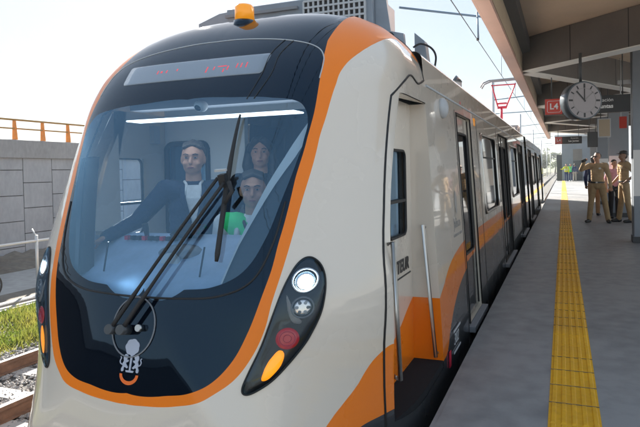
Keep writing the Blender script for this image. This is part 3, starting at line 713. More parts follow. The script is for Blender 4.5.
# ---- cab interior
YW = 3.62
cw = MB()
def wallbox(x0, x1, z0, z1): cw.box(x0, x1, YW, YW+.05, z0, z1)
wallbox(-3.075, -3.062, 0, 2.0); wallbox(-3.06, -2.66, 0, .95); wallbox(-3.06, -2.66, 1.70, 2.0); wallbox(-2.66, -2.32, 0, 2.0); wallbox(-2.32, -1.62, 1.92, 2.0); wallbox(-1.62, -1.105, 0, 2.0)
cwo = cw.build('cab_partition', M['cabwhite'], train)
fr = [(x, z) for x, z in rrect(-3.06, -2.66, .95, 1.70, .06)]
MB().tube([(x, YW-.003, z) for x, z in fr+fr[:1]], .022, 8, False).build('partition_window_frame', M['rubber'], cwo)
MB().box(-3.06, -2.66, YW+.02, YW+.03, .95, 1.70).build('partition_window', M['clear'], cwo)
sh = MB(); 
for z in (1.2, 1.36, 1.52): sh.box(-3.06, -2.66, YW+.25, YW+.27, z, z+.02)
sh.box(-3.07, -2.5, YW+.30, YW+.32, 0, 2.2); sh.build('equipment_cabinet', M['lgrey'], cwo)
ceil = MB(); ceil.box(XC-.70, XC+.70, 2.95, 3.3, 2.02, 2.05); ceil.box(XC-.98, XC+.98, 3.3, YW+1.5, 2.02, 2.05); ceil.build('cab_ceiling', M['cabwhite'], train)
box('cab_floor', -3.075, -1.105, 2.75, YW+3, -.06, -.025, M['matblack'], train)
box('passage_end_wall', -3.075, -1.105, YW+2.2, YW+2.24, 0, 2.2, M['grey'], train)
ds = MB()
prof = [(-.95, 2.95), (-.7, 2.95), (0, 2.95), (.7, 2.95), (.95, 2.95)]
# dashboard: shelf following the windscreen foot
cols = []
for i in range(25):
    x = -.86+1.72*i/24; yf = ysurf(x, .84)+.05
    cols.append([(XC+x, yf, .80), (XC+x, yf+.02, .86), (XC+x, yf+.20, .95), (XC+x, max(yf+.3, 2.70), 1.06), (XC+x, max(yf+.33, 2.75), 1.085), (XC+x, max(yf+.35, 2.78), 1.07), (XC+x, max(yf+.35, 2.78), .2)])
k_ = 7; ds.add([p for c in cols for p in c], [(i*k_+j, i*k_+j+1, (i+1)*k_+j+1, (i+1)*k_+j) for i in range(24) for j in range(k_-1)], True)
dso = ds.build('dashboard', M['dash'], train)
MB().ell((XC-.03, 2.62, .985), (.16, .10, .055)).build('dashboard_hood', M['grey'], dso)
MB().tube([(XC-.03, 2.55, .94), (XC-.03, 2.50, .945)], .06, 20).build('dashboard_speaker', M['lgrey'], dso)
for x, z in ((-.62, 1.12), (-.42, 1.07), (.25, 1.06)): MB().tube([(XC+x, ysurf(x, .9)+.12, .90), (XC+x+.03, ysurf(x, .9)+.13, z)], .005, 6).build('whip_aerial', M['matblack'], dso)
MB().box(XC-.74, XC-.60, 2.66, 2.73, 1.075, 1.10).build('control_panel', M['lgrey'], dso)
for x0, x1 in ((-.14, .04),): MB().obox((XC+(x0+x1)/2, 2.70, 1.11), (1, 0, 0), (0, .9, .45), (0, -.45, .9), ((x1-x0)/2, .06, .012)).build('display_screen', M['dkglass'], dso)
for i in range(9): MB().box(XC-.50+i*.045, XC-.475+i*.045, 2.655, 2.685, 1.05, 1.075).build('switch', M['matblack'] if i % 3 else M['red'], dso)
MB().tube([(XC-.36, 2.70, 1.06), (XC-.36, 2.68, 1.15)], [.012, .02], 10).build('drive_lever', M['matblack'], dso)
# bar at windscreen top, its glow added to light the cab; camera dome
M['cabglow'] = mat('added_cab_glow', (.85, .87, .9), .4, emit=(.82, .91, 1), estr=.65)
MB().box(XC-.62, XC+.62, 2.82, 2.95, 1.804, 1.814).build('cab_glow_bar', M['cabglow'], train, .004)
MB().box(XC-.62, XC+.62, 2.86, 2.98, 1.88, 2.02).build('windscreen_header', M['grey'], train)
dm = MB(); dm.ell((XC+.02, 2.76, 1.865), (.042, .045, .036)); dmo = dm.build('camera_dome', M['white'], train)
MB().ell((XC+.02, 2.735, 1.853), (.022, .026, .02)).build('camera_lens', M['matblack'], dmo)
# inner pillars
for sg in (1, -1):
    pl = MB(); pts = [(.43, .90), (.47, 1.02), (.535, 1.2), (.615, 1.4), (.705, 1.58), (.79, 1.75)]
    A = []
    if sg < 0: pts = [(x+.13, z) for x, z in pts[:-1]]
    for x, z in spline(pts, 5):
        p = npoint(sg*x, z, -.06); q = npoint(sg*min(x+.17, .84), z, -.035); r_ = (XC+sg*min(x+.17, .84), q.y+.07, z); A.append([tuple(p), tuple(q), r_, (p.x, p.y+.10, z)])
    n = len(A); pl.add([p for a in A for p in a], [(i*4+j, i*4+(j+1) % 4, (i+1)*4+(j+1) % 4, (i+1)*4+j) for i in range(n-1) for j in range(4)])
    po_ = pl.build('windscreen_pillar', M['matblack'], train)
    tr_ = MB(); B_ = [(npoint(sg*x, z, -.048), npoint(sg*(x+.06*min(1, max(.3, (z-.9)*1.6))), z, -.036)) for x, z in spline(pts, 5)]
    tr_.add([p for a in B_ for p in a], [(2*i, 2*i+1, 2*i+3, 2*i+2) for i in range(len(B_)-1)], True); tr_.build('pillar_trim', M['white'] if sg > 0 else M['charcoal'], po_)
seat = MB(); seat.box(-2.12, -1.64, 2.80, 3.22, .50, .63); sto = seat.build('driver_seat', M['matblack'], train, .03)
MB().box(-2.08, -1.68, 3.22, 3.29, .55, 1.12).build('seat_back', M['black'], sto, .03)
MB().tube([(-1.88, 3.0, -.02), (-1.88, 3.0, .5)], .05, 10).build('seat_pillar', M['steel'], sto)
box('notice', -1.60, -1.52, YW-.004, YW+.001, 1.45, 1.60, M['white'], train); box('emergency_sign', -1.59, -1.53, YW-.008, YW-.004, 1.47, 1.52, M['red'], train)
box('wall_fitting', -3.095, -3.04, 3.45, 3.52, 1.70, 1.84, M['lgrey'], train)

# ------------------------------------------------------------------ people
def remesh(mb, voxel, sm=4):
    o = mb.build('tmp', M['white'], None, 0, True)
    md = o.modifiers.new('r', 'REMESH'); md.mode = 'VOXEL'; md.voxel_size = voxel
    s = o.modifiers.new('s', 'SMOOTH'); s.factor = .5; s.iterations = sm
    bpy.context.view_layer.update()
    me = bpy.data.meshes.new_from_object(o.evaluated_get(bpy.context.evaluated_depsgraph_get()))
    bpy.data.objects.remove(o); me.materials.clear()
    me.polygons.foreach_set('use_smooth', [True]*len(me.polygons)); return me
def cone(mb, p, r, q, t, n=12):
    p, q = Vector(p), Vector(q); d = q-p
    mb.ell(p, (r, r, r), n, 8); mb.ell(q, (t, t, t), n, 8)
    if d.length > 1e-5: mb.tube([p, q], [r, t], n)
def lerp(a, b, t): return tuple(a[i]+(b[i]-a[i])*t for i in range(3))
def person(loc, yaw, label, group, J, top, trousers, skin, hair='short', hairmat=None, voxel=.009, sleeves=1., belt=True, height=1.74, female=False, shoes=None, seated=False, jacket=False, vest=None, cap=None, headyaw=0., glasses=False, badge=False):
    """J overrides joint positions (metres for a 1.74 m figure facing -Y; left = +X of the figure seen from the front is viewer's right)"""
    k = height/1.74
    j = dict(pel=(0, 0, .95), chest=(0, 0, 1.28), neck=(0, .0, 1.46), head=(0, -.02, 1.625), shR=(-.185, 0, 1.42), shL=(.185, 0, 1.42), elR=(-.24, .02, 1.14), elL=(.24, .02, 1.14), haR=(-.25, -.06, .89), haL=(.25, -.06, .89),
             hiR=(-.09, 0, .92), hiL=(.09, 0, .92), knR=(-.10, -.01, .50), knL=(.10, -.01, .50), anR=(-.11, .02, .09), anL=(.11, .02, .09))
    if female: j['shR'] = (-.165, 0, 1.41); j['shL'] = (.165, 0, 1.41)
    j.update(J); j = {a: (tuple(c*k for c in b) if isinstance(b, tuple) else b) for a, b in j.items()}
    root = thing('person', label, 'person', (0, 0, 0), group)
    def put(name, me, m, par=root):
        me.materials.append(m); me.name = name; o = bpy.data.objects.new(name, me); C.objects.link(o); o.parent = par; return o
    hd = Vector(j['head']); R = Matrix.Rotation(headyaw, 3, 'Z')
    H = lambda x, y, z: tuple(hd+R @ Vector((x*k, y*k, z*k)))
    b = MB()
    # head: skull, jaw, face
    b.ell(H(0, .012, .025), (.079*k, .094*k, .096*k), 20, 14); b.ell(H(0, -.022, -.04), (.064*k, .066*k, .068*k), 18, 12); b.ell(H(0, -.05, -.076), (.034*k, .03*k, .026*k))
    cone(b, H(0, -.088, .012), .010*k, H(0, -.108, -.024), .014*k, 10); b.ell(H(0, -.078, .034), (.052*k, .018*k, .012*k)); b.ell(H(0, -.082, -.058), (.026*k, .016*k, .011*k))
    for s in (-1, 1): b.ell(H(s*.077, .012, .0), (.011*k, .021*k, .034*k)); b.ell(H(s*.04, -.066, -.028), (.022*k, .022*k, .022*k))
    cone(b, j['head'][:2]+(j['head'][2]-.06*k,), .052*k, j['neck'], .058*k)
    # torso core
    pel, ch, nk = j['pel'], j['chest'], j['neck']
    cone(b, nk, .06*k, lerp(ch, nk, .5), .08*k)
    for t in (0, .25, .5, .75, 1):
        c = lerp(pel, ch, t); b.ell(c, ((.135 if not female else .125)*k+.01*t*k, .092*k, .13*k), 16, 10)
    fingers = []
    for s, a in ((-1, 'R'), (1, 'L')):
        sh, el, ha = j['sh'+a], j['el'+a], j['ha'+a]
        cone(b, lerp(ch, nk, .55), .08*k, sh, .056*k); cone(b, sh, .053*k, el, .040*k); cone(b, el, .042*k, ha, .027*k)
        # hand: palm, four unequal curled fingers, thumb off the side
        d = (Vector(ha)-Vector(el)).normalized(); side = Vector(j.get('palm'+a, (0, -1, 0))); side = (side-d*side.dot(d)).normalized(); w = d.cross(side).normalized()*(-s)
        p0 = Vector(ha); p1 = p0+d*.075*k
        for q in (-1, -.33, .33, 1): cone(b, p0+w*(q*.018*k)+d*.01*k, .017*k, p1+w*(q*.028*k), .0125*k, 8)
        for q, ln in ((-1, .068), (-.33, .08), (.33, .076), (1, .058)):
            a0 = p1+w*(q*.029*k); cu = j.get('curl', .6)
            m0 = a0+(d*cos(cu*.6)+side*sin(cu*.6))*ln*.5*k; m1 = m0+(d*cos(cu*1.6)+side*sin(cu*1.6))*ln*.5*k
            cone(b, a0, .0098*k, m0, .009*k, 8); cone(b, m0, .009*k, m1, .0075*k, 8)
        t0 = p0+d*.02*k-w*.022*k; t1 = t0+(d*.6-w*.6+side*.5).normalized()*.042*k; t2 = t1+(d*.9+side*.45).normalized()*.03*k
        cone(b, t0, .013*k, t1, .0105*k, 8); cone(b, t1, .0105*k, t2, .0085*k, 8)
        hi, kn, an = j['hi'+a], j['kn'+a], j['an'+a]
        cone(b, hi, .075*k, kn, .052*k); cone(b, kn, .052*k, lerp(kn, an, .35), .05*k); cone(b, lerp(kn, an, .35), .05*k, an, .035*k)
        fd = j.get('foot'+a, (0, -1, 0)); fdv = Vector(fd).normalized()
        cone(b, (an[0], an[1], an[2]-.03*k), .035*k, tuple(Vector(an)+fdv*.15*k-Vector((0, 0, .055*k))), .03*k)
    body = put('body', remesh(b, voxel, 3), skin)
    # shirt / jacket
    t_ = MB(); g = .016*k
    for t in (0, .2, .4, .6, .8, 1):
        c = lerp(pel, ch, t); rx = (.148 if not female else .132)*k+.008*t*k+(.02*k if jacket else 0)
        if t == 0 and belt: c = lerp(pel, ch, .1)
        t_.ell(c, (rx, .108*k+(.012*k if jacket else 0), .12*k), 18, 10)
    t_.ell(lerp(ch, nk, .4), (.14*k, .095*k, .10*k), 16, 10)
    cone(t_, lerp(ch, nk, .7), .085*k, lerp(ch, nk, .95), .066*k)
    for a in 'RL':
        sh, el, ha = j['sh'+a], j['el'+a], j['ha'+a]
        cone(t_, lerp(ch, nk, .55), .09*k, sh, .073*k)
        if sleeves > .55:
            cone(t_, sh, .071*k, el, .056*k); cone(t_, el, .056*k, lerp(el, ha, (sleeves-.55)/.45*.95), .042*k)
        else: cone(t_, sh, .071*k, lerp(sh, el, .8), .062*k)
    shirt = put('jacket' if jacket else 'shirt', remesh(t_, voxel, 3), top)
    l_ = MB()
    l_.ell(lerp(j['hiR'], j['hiL'], .5), (.152*k, .112*k, .10*k), 16, 10); l_.ell(tuple(lerp(pel, ch, .05)), (.145*k, .105*k, .07*k), 16, 10)
    for a in 'RL':
        hi, kn, an = j['hi'+a], j['kn'+a], j['an'+a]
        cone(l_, hi, .094*k, kn, .071*k); cone(l_, kn, .071*k, (an[0], an[1], an[2]-.005), .062*k)
    tr = put('trousers', remesh(l_, voxel, 3), trousers)
    if belt:
        bl = MB(); c = lerp(pel, ch, .16); ring = [(c[0]+.166*k*cos(2*pi*q/28), c[1]+.122*k*sin(2*pi*q/28), c[2]) for q in range(29)]
        for dz in (-.011, 0, .011): bl.tube([(x, y, z+dz*k) for x, y, z in ring], .010*k, 6, False)
        bo = put('belt', remesh(bl, .006, 1), M['leather']); 
        bk = MB(); bk.box(c[0]-.022*k, c[0]+.022*k, c[1]-.140*k, c[1]-.126*k, c[2]-.018*k, c[2]+.018*k); bu = bk.build('buckle', M['steel']); bu.parent = bo
    for s, a in ((-1, 'R'), (1, 'L')):
        an = Vector(j['an'+a]); fdv = Vector(j.get('foot'+a, (0, -1, 0))).normalized(); s_ = MB()
        z0 = an.z-.055*k
        cone(s_, an-fdv*.035*k-Vector((0, 0, .045*k)), .042*k, an+fdv*.06*k-Vector((0, 0, .045*k)), .043*k); cone(s_, an+fdv*.06*k-Vector((0, 0, .05*k)), .043*k, an+fdv*.16*k-Vector((0, 0, .056*k)), .036*k); cone(s_, an, .045*k, an-Vector((0, 0, .05*k)), .045*k)
        put('shoe', remesh(s_, .008, 2), M['leather'])
    # face details
    for s in (-1, 1):
        e = MB(); e.ell(H(s*.031, -.0765, .012), (.0125*k, .009*k, .0052*k)); eo = put('eye', remesh_plain(e), M['eye'])
        i_ = MB(); i_.ell(H(s*.031, -.0835, .012), (.0055*k, .004*k, .0052*k)); put('iris', remesh_plain(i_), M['iris'], eo)
        br_ = MB(); br_.tube([H(s*.014, -.094, .033), H(s*.032, -.092, .039), H(s*.05, -.078, .033)], .0034*k, 6); put('eyebrow', remesh_plain(br_), hairmat or M['hair'])
    mo = MB(); mo.ell(H(0, -.094, -.056), (.022*k, .007*k, .006*k)); put('mouth', remesh_plain(mo), M['lip'])
    h_ = MB()
    if hair == 'short':
        h_.ell(H(0, .034, .055), (.083*k, .088*k, .078*k), 20, 12); h_.ell(H(0, .05, .0), (.078*k, .066*k, .075*k), 16, 10)
        for q in range(-3, 4): cone(h_, H(q*.017, .02, .125-abs(q)*.006), .022*k, H(q*.019+.006, -.052, .108-abs(q)*.007), .013*k)
    elif hair == 'long':
        h_.ell(H(0, .036, .05), (.088*k, .092*k, .088*k), 20, 12)
        for s in (-1, 1):
            cone(h_, H(s*.078, .02, .05), .034*k, H(s*.10, .01, -.09), .042*k); cone(h_, H(s*.095, .01, -.09), .04*k, H(s*.10, .0, -.21), .028*k); cone(h_, H(s*.03, -.055, .10), .03*k, H(s*.075, -.03, .03), .022*k)
        cone(h_, H(0, .07, .0), .065*k, H(0, .085, -.18), .06*k)
    elif hair == 'bun':
        h_.ell(H(0, .025, .048), (.082*k, .096*k, .086*k), 20, 12); h_.ell(H(0, .115, .03), (.04*k, .04*k, .04*k))
    elif hair == 'thin':
        h_.ell(H(0, .045, .035), (.082*k, .078*k, .07*k), 20, 12); h_.ell(H(0, .01, .09), (.06*k, .06*k, .036*k))
    put('hair', remesh(h_, .009, 2), hairmat or M['hair'])
    if cap:
        c_ = MB(); c_.ell(H(0, .015, .085), (.090*k, .104*k, .055*k), 20, 10); c_.ell(H(0, -.10, .062), (.066*k, .065*k, .010*k), 18, 8); put('cap', remesh(c_, .007, 2), cap)
    if glasses:
        q = MB()
        for s in (-1, 1): q.ell(H(s*.032, -.096, .012), (.024*k, .006*k, .017*k)); q.tube([H(s*.05, -.092, .016), H(s*.08, .0, .016)], .003*k, 6)
        q.tube([H(-.01, -.10, .016), H(.01, -.10, .016)], .003*k, 6); put('sunglasses', remesh_plain(q), M['mask'])
    if vest:
        v_ = MB()
        for t in (.1, .3, .5, .7, .9, 1.1): v_.ell(lerp(pel, ch, t), (.168*k+.008*t*k, .126*k, .10*k), 18, 10)
        for a in 'RL': cone(v_, lerp(ch, nk, .3), .11*k, lerp(lerp(ch, nk, .55), j['sh'+a], .6), .092*k); cone(v_, lerp(lerp(ch, nk, .55), j['sh'+a], .6), .090*k, lerp(lerp(ch, nk, .55), j['sh'+a], .9), .080*k)
        vo = put('safety_vest', remesh(v_, voxel, 3), vest)
        tp = MB(); c = lerp(pel, ch, .70); ring = [(c[0]+.186*k*cos(2*pi*q/28), c[1]+.139*k*sin(2*pi*q/28), c[2]) for q in range(29)]
        for dz in (-.02, -.01, 0, .01, .02): tp.tube([(x, y, z+dz*k) for x, y, z in ring], .008*k, 6, False)
        put('reflective_tape', remesh(tp, .008, 1), M['reflect'], vo)
        for s in (-1, 1):
            vt = MB(); vt.tube([tuple(Vector(c)+Vector(q)*k) for q in ((s*.085, -.135, -.12), (s*.09, -.138, .0), (s*.095, -.132, .10), (s*.10, -.11, .18), (s*.10, -.06, .235))], .020*k, 8); put('shoulder_tape', remesh(vt, .007, 1), M['reflect'], vo)
            vn = MB(); vn.tube([tuple(Vector(nk)+Vector(q)*k) for q in ((s*.075, .0, .0), (s*.055, -.085, -.03), (s*.012, -.125, -.15))], .012*k, 8); put('vest_edge', remesh(vn, .006, 1), M['leather'], vo)
    if jacket:
        s_ = MB(); c = lerp(ch, nk, .35)
        # shirt front in the open V of the jacket, with collar points
        s_.add([(c[0]-.045*k, c[1]-.088*k, nk[2]-.01*k), (c[0]+.045*k, c[1]-.088*k, nk[2]-.01*k), (c[0]+.014*k, c[1]-.134*k, ch[2]-.10*k), (c[0]-.014*k, c[1]-.134*k, ch[2]-.10*k), (c[0]-.05*k, c[1]-.123*k, ch[2]+.08*k), (c[0]+.05*k, c[1]-.123*k, ch[2]+.08*k)], [(0, 1, 5, 4), (4, 5, 2, 3)])
        for s in (-1, 1): s_.tube([(c[0]+s*.06*k, c[1]-.03*k, nk[2]+.015*k), (c[0]+s*.045*k, c[1]-.075*k, nk[2]-.005*k), (c[0]+s*.052*k, c[1]-.118*k, ch[2]+.10*k)], [.010*k, .010*k, .005*k], 8)
        put('shirt_front', remesh_plain(s_), M['shirt'])
        for s in (-1, 1):
            lp = MB(); lp.tube([(c[0]+s*.07*k, c[1]-.075*k, nk[2]-.02*k), (c[0]+s*.066*k, c[1]-.128*k, ch[2]+.07*k), (c[0]+s*.02*k, c[1]-.146*k, ch[2]-.09*k)], [.014*k, .02*k, .01*k], 8); put('lapel', remesh_plain(lp), top)
    if badge:
        for s in (-1, 1):
            pk = MB(); c = lerp(ch, nk, .0); pk.box(c[0]+s*.075*k-.042*k, c[0]+s*.075*k+.042*k, c[1]-.119*k, c[1]-.104*k, c[2]-.045*k, c[2]+.045*k); pk.box(c[0]+s*.075*k-.045*k, c[0]+s*.075*k+.045*k, c[1]-.123*k, c[1]-.105*k, c[2]+.03*k, c[2]+.055*k); put('pocket', remesh(pk, .006, 2), top)
            ep = MB(); sh_ = Vector(j['shR' if s < 0 else 'shL']); ep.obox(sh_+Vector((-s*.03*k, 0, .068*k)), (1, 0, -s*.25), (0, 1, 0), (s*.25, 0, 1), (.055*k, .02*k, .006*k)); put('epaulette', remesh_plain(ep), M['leather'])
        cq = MB(); n0 = Vector(nk)
        for s in (-1, 1): cq.tube([tuple(n0+Vector((s*.065*k, .02*k, .0))), tuple(n0+Vector((s*.05*k, -.055*k, -.01*k))), tuple(n0+Vector((s*.022*k, -.09*k, -.055*k)))], [.012*k, .016*k, .008*k], 8)
        put('collar', remesh(cq, .006, 2), top)
        bd = MB(); bd.box(.05*k, .10*k, -.125*k, -.115*k, 1.33*k, 1.37*k); put('badge', remesh_plain(bd), M['steel'])
    root.rotation_euler = (0, 0, yaw); root.location = loc
    return root
def remesh_plain(mb):
    o = mb.build('tmp', M['white']); me = o.data; bpy.data.objects.remove(o); me.materials.clear(); return me

# in the cab
person((-2.37, 3.06, -.02), radians(35), 'short-haired man in dark jacket and open white collar standing at the train controls', 'people in the train cab',
       dict(elR=(-.37, -.05, 1.215), haR=(-.55, -.17, 1.125), palmR=(0, -.3, -1), elL=(.25, .0, 1.15), haL=(.20, -.18, .98), curl=.35), M['navy'], M['black'], SK3, 'short', M['hairbrown'], .008, 1., False, 1.68, jacket=True, headyaw=radians(-8))
person((-2.17, 3.60, -.02), radians(28), 'woman with long dark hair standing behind the seated man in the train cab', 'people in the train cab', {}, M['black'], M['black'], SK3, 'long', M['hair'], .008, 1., False, 1.73, True)
person((-1.88, 3.02, .06), radians(28), 'man in a green safety vest seated in the train cab', 'people in the train cab',
       dict(pel=(0, .02, .60), chest=(0, 0, .93), neck=(0, 0, 1.11), head=(0, -.02, 1.275), shR=(-.185, 0, 1.07), shL=(.185, 0, 1.07), elR=(-.23, -.05, .80), elL=(.23, -.05, .80), haR=(-.16, -.26, .76), haL=(.16, -.26, .76), hiR=(-.09, 0, .58), hiL=(.09, 0, .58), knR=(-.12, -.40, .56), knL=(.12, -.40, .56), anR=(-.12, -.38, .12), anL=(.12, -.38, .12)),
       M['shirt'], M['black'], SK, 'short', M['hair'], .008, .5, False, 1.74, vest=M['hivis'])
# on the platform
PG = 'people standing on the platform'
person((.83, 15.07, 0), radians(-10), 'officer in khaki uniform on the platform raising a phone beside his face', PG,
       dict(elR=(-.36, -.10, 1.33), haR=(-.27, -.24, 1.52), palmR=(.6, -.4, .2), elL=(.27, .03, 1.13), haL=(.31, -.06, .88), hiR=(-.1, 0, .92), hiL=(.1, 0, .92), knR=(-.15, -.02, .5), knL=(.17, -.01, .5), anR=(-.20, .0, .09), anL=(.24, -.01, .09), footR=(-.35, -1, 0), footL=(.4, -1, 0), curl=1.1),
       M['khaki'], M['khaki2'], SK, 'thin', M['hair'], .009, 1., True, 1.80, headyaw=radians(-28), glasses=True, badge=True)
person((1.47, 15.25, 0), radians(-72), 'officer in khaki uniform and dark cap with hand on hip beside the platform column', PG,
       dict(elL=(.36, .14, 1.18), haL=(.20, -.02, 1.02), palmL=(-.6, -.6, 0), elR=(-.24, .0, 1.14), haR=(-.2, -.2, .95), knR=(-.1, -.03, .5), knL=(.12, .03, .5), anR=(-.12, -.08, .09), anL=(.15, .10, .09)),
       M['khaki'], M['khaki2'], SK2, 'short', M['hair'], .009, .5, True, 1.82, cap=M['leather'], headyaw=radians(8), badge=True)
person((1.33, 16.4, 0), radians(20), 'woman in pink blouse and black trousers standing between the two uniformed officers', PG, dict(haL=(.12, -.2, 1.0), elL=(.24, 0, 1.14)), M['pink'], M['black'], SK, 'bun', M['hair'], .010, .5, False, 1.62, True)
person((.86, 17.3, 0), radians(160), 'person in dark clothing standing mostly hidden behind the officer with the phone', PG, {}, M['blue'], M['khaki2'], SK2, 'short', M['hair'], .010, 1., True, 1.74)
# far end
FG = 'distant people at the far end of the platform'
def far(*a, **k): return person(*a, **k)
far((.30, 57.5, 0), radians(0), 'distant person in yellow vest pointing an arm toward the track', FG, dict(elR=(-.33, -.10, 1.22), haR=(-.50, -.22, 1.24)), M['lime'], M['blue'], SK, voxel=.014, belt=False, vest=M['lime'])
far((.72, 58.4, 0), radians(15), 'distant person in lime green vest between two others at the platform end', FG, dict(elL=(.3, -.1, 1.2), haL=(.2, -.3, 1.3)), M['lime'], M['blue'], SK, voxel=.014, belt=False, vest=M['hivis'])
far((1.10, 57.8, 0), radians(170), 'distant person in navy shirt and pale trousers at the platform end', FG, {}, M['blue'], M['stonecloth'], SK, voxel=.014, belt=False)
# the phone in the raised hand: a thing of its own
ph = MB(); ph.box(-.036, .036, -.005, .005, -.075, .075); pho = ph.build('phone', M['matblack'], None, .004); pho.location = (.50, 14.80, 1.60); pho.rotation_euler = (0, radians(70), radians(-35))
tag(pho, 'dark phone held up by the khaki-uniformed officer', 'phone')
MB().box(-.012, .012, .005, .007, .04, .06).build('camera_lens', M['mask'], pho).location = (0, 0, 0)

# ------------------------------------------------------------------ platform
PE = -.70
tag(box('platform', PE, 9, -16, 63, -1.25, 0, M['platform']), 'grey concrete station platform along the train', kind='structure')
tag(box('platform_edge', PE-.03, PE-.001, -16, 63, -.14, -.004, M['platform']), kind='structure')
tag(box('bounce_ground', 9.001, 70, -40, 63, -1.25, -.004, M['road']), kind='structure')  # unseen pale ground, added to bounce light up under the canopy
tp = MB(); tp.box(-.098, .188, -16, 63, .0, .004)
n = 0
for i in range(5):
    x = -.098+.286*(i+.5)/5
    y = .9
    while y < 34:
        L = .278; tp.add([(x-.016, y, .004), (x+.016, y, .004), (x+.016, y+L, .004), (x-.016, y+L, .004), (x-.010, y+.008, .0105), (x+.010, y+.008, .0105), (x+.010, y+L-.008, .0105), (x-.010, y+L-.008, .0105)], [(4, 5, 6, 7), (0, 1, 5, 4), (1, 2, 6, 5), (2, 3, 7, 6), (3, 0, 4, 7)]); y += .286
tag(tp.build('tactile_paving', M['yellow'], recalc=False), kind='structure')
jt = MB()
for k in range(1, 140):
    y = .61+k*.286+random.uniform(-.003, .003)
    if random.random() < .5: jt.box(-.099, .189, y-.0013, y+.0013, .0042, .0085)
tag(jt.build('tile_joints', M['earth']), kind='structure')
# ------------------------------------------------------------------ canopy
cy0, cy1 = 4.6, 32.2
can = thing('station_canopy', 'dark platform canopy with zigzag beams, beige ceiling and salmon eave above the platform', 'canopy', (1.5, 10, 0))
box('eave_soffit', -.775, -.640, cy0, cy1, 3.05, 3.10, M['salmon'], can)
box('eave_fascia', -.80, -.776, cy0, cy1, 3.05, 3.85, M['salmon'], can)
box('eave_inner_face', -.655, -.635, cy0, cy1, 3.105, 3.42, M['beige'], can)
box('eave_channel', -.634, -.50, cy0, cy1, 3.40, 3.60, M['plinth'], can)
cl_ = MB(); cl_.box(-.60, 4.4, cy0, cy1, 3.655, 3.70); cl_.build('ceiling', M['ceil'], can)
box('roof_deck', -.775, 4.6, cy0, cy1, 3.72, 3.86, M['alu'], can)
SPC = 5.6; TX, NX = -.56, 1.60
def beam(p, q, w=.11):
    p, q = Vector((*p, 3.375)), Vector((*q, 3.375)); d = (q-p).normalized(); sdv = Vector((-d.y, d.x, 0))
    mb = MB(); mb.obox((p+q)/2, d, sdv, (0, 0, 1), ((q-p).length/2, w, .275)); o = mb.build('beam', M['beam'], can)
    fl = MB(); fl.obox((p+q)/2-Vector((0, 0, .283)), d, sdv, (0, 0, 1), ((q-p).length/2-.02, w+.022, .008)); fl.build('beam_flange', M['flange'], o)
    sm = MB()
    for t in (.35, .7): sm.obox(p+(q-p)*t, d, sdv, (0, 0, 1), (.006, w+.003, .273))
    sm.build('panel_joint', M['matblack'], o)
for i in range(0, 5):
    ty = 9.75+SPC*i
    if ty > cy1-.3: continue
    beam((TX, ty-.06), (NX, ty-1.85)); 
    if ty+3.75 < cy1: beam((TX, ty+.06), (NX, ty+3.62))
    MB().box(NX+.13, 4.3, ty-1.96, ty-1.74, 3.1, 3.65).build('beam', M['beam'], can)
for i in range(-1, 5):
    y = 11.15+SPC*i
    if y > cy1: continue
    c = MB().box(1.235, 1.75, y, y+.34, 0, 3.65); co = c.build('column', M['alu'], can, .012)
    MB().box(1.222, 1.762, y-.012, y+.352, .001, .12).build('column_plinth', M['plinth'], co)
    MB().box(1.228, 1.2345, y+.10, y+.12, .12, 3.6).build('column_joint', M['plinth'], co)
    MB().box(1.236, 1.749, y-.006, y-.0005, .88, 1.74).build('column_pale_patch', M['white'], co)  # pale rectangle over the middle of the column front
    MB().box(1.0, 1.235, y+.12, y+.2, 3.0, 3.07).build('column_bracket', M['lgrey'], co)
# rear station wall
sw = thing('station_wall', 'grey panelled station wall behind the columns', 'wall', (4.6, 20, 0))
for i in range(10):
    y = 23+i*3.8
    MB().box(4.5, 4.62, y+.01, y+3.79, 0, 3.65).build('wall_panel', M['alu'] if i % 3 else M['plinth'], sw)
# far building at the platform end
eb_ = thing('end_building', 'grey station building with dark door closing the far end of the platform', 'building', (1, 62, 0))
box('wall', -.1, 5.2, 60.6, 62.9, 0, 4.6, M['bldg'], eb_)
box('side_screen', -.62, -.102, 60.9, 61.0, 0, 2.75, M['door'], eb_)
box('door', 1.0, 1.9, 60.56, 60.598, .0, 2.1, M['door'], eb_); box('door_transom', 1.0, 1.9, 60.56, 60.598, 2.14, 3.3, M['beam'], eb_); box('lower_band', -.1, .97, 60.57, 60.599, 0, 1.25, M['acbox'], eb_)
box('low_barrier', -.60, -.12, 60.2, 60.26, 0, 1.0, M['plinth'], eb_)
box('roof', -.8, 5.4, 60.2, 63, 4.6, 4.8, M['lgrey'], eb_)
# clock
ck = thing('platform_clock', 'round black hanging platform clock with pale dial reading about ten to twelve', 'clock', (.31, 8.5, 2.41))
cyaw = radians(28); fw = Vector((sin(cyaw), -cos(cyaw), 0)); rt = Vector((cos(cyaw), sin(cyaw), 0)); cc = Vector((.255, 8.5, 2.405)); upz = Vector((0, 0, 1))
RC = .277
MB().tube([cc-fw*.10, cc-fw*.095, cc+fw*.095, cc+fw*.10], [RC-.01, RC, RC, RC-.006], 48).build('clock_case', M['clockrim'], ck)
MB().tube([cc+fw*.1005, cc+fw*.104], RC-.022, 48).build('clock_dial', M['clockface'], ck)
MB().tube([cc-fw*.1005, cc-fw*.104], RC-.022, 48).build('clock_dial', M['clockface'], ck)
tk = MB()
for k in range(12):
    a = pi/2-k*pi/6; d = rt*cos(a)+upz*sin(a); s_ = fw.cross(d); L = .028 if k % 3 else .034
    MB().obox(cc+fw*.106+d*.212, d, s_, fw, (L*.9, .009 if k % 3 else .013, .0015)).build('hour_mark', M['ink'], ck)
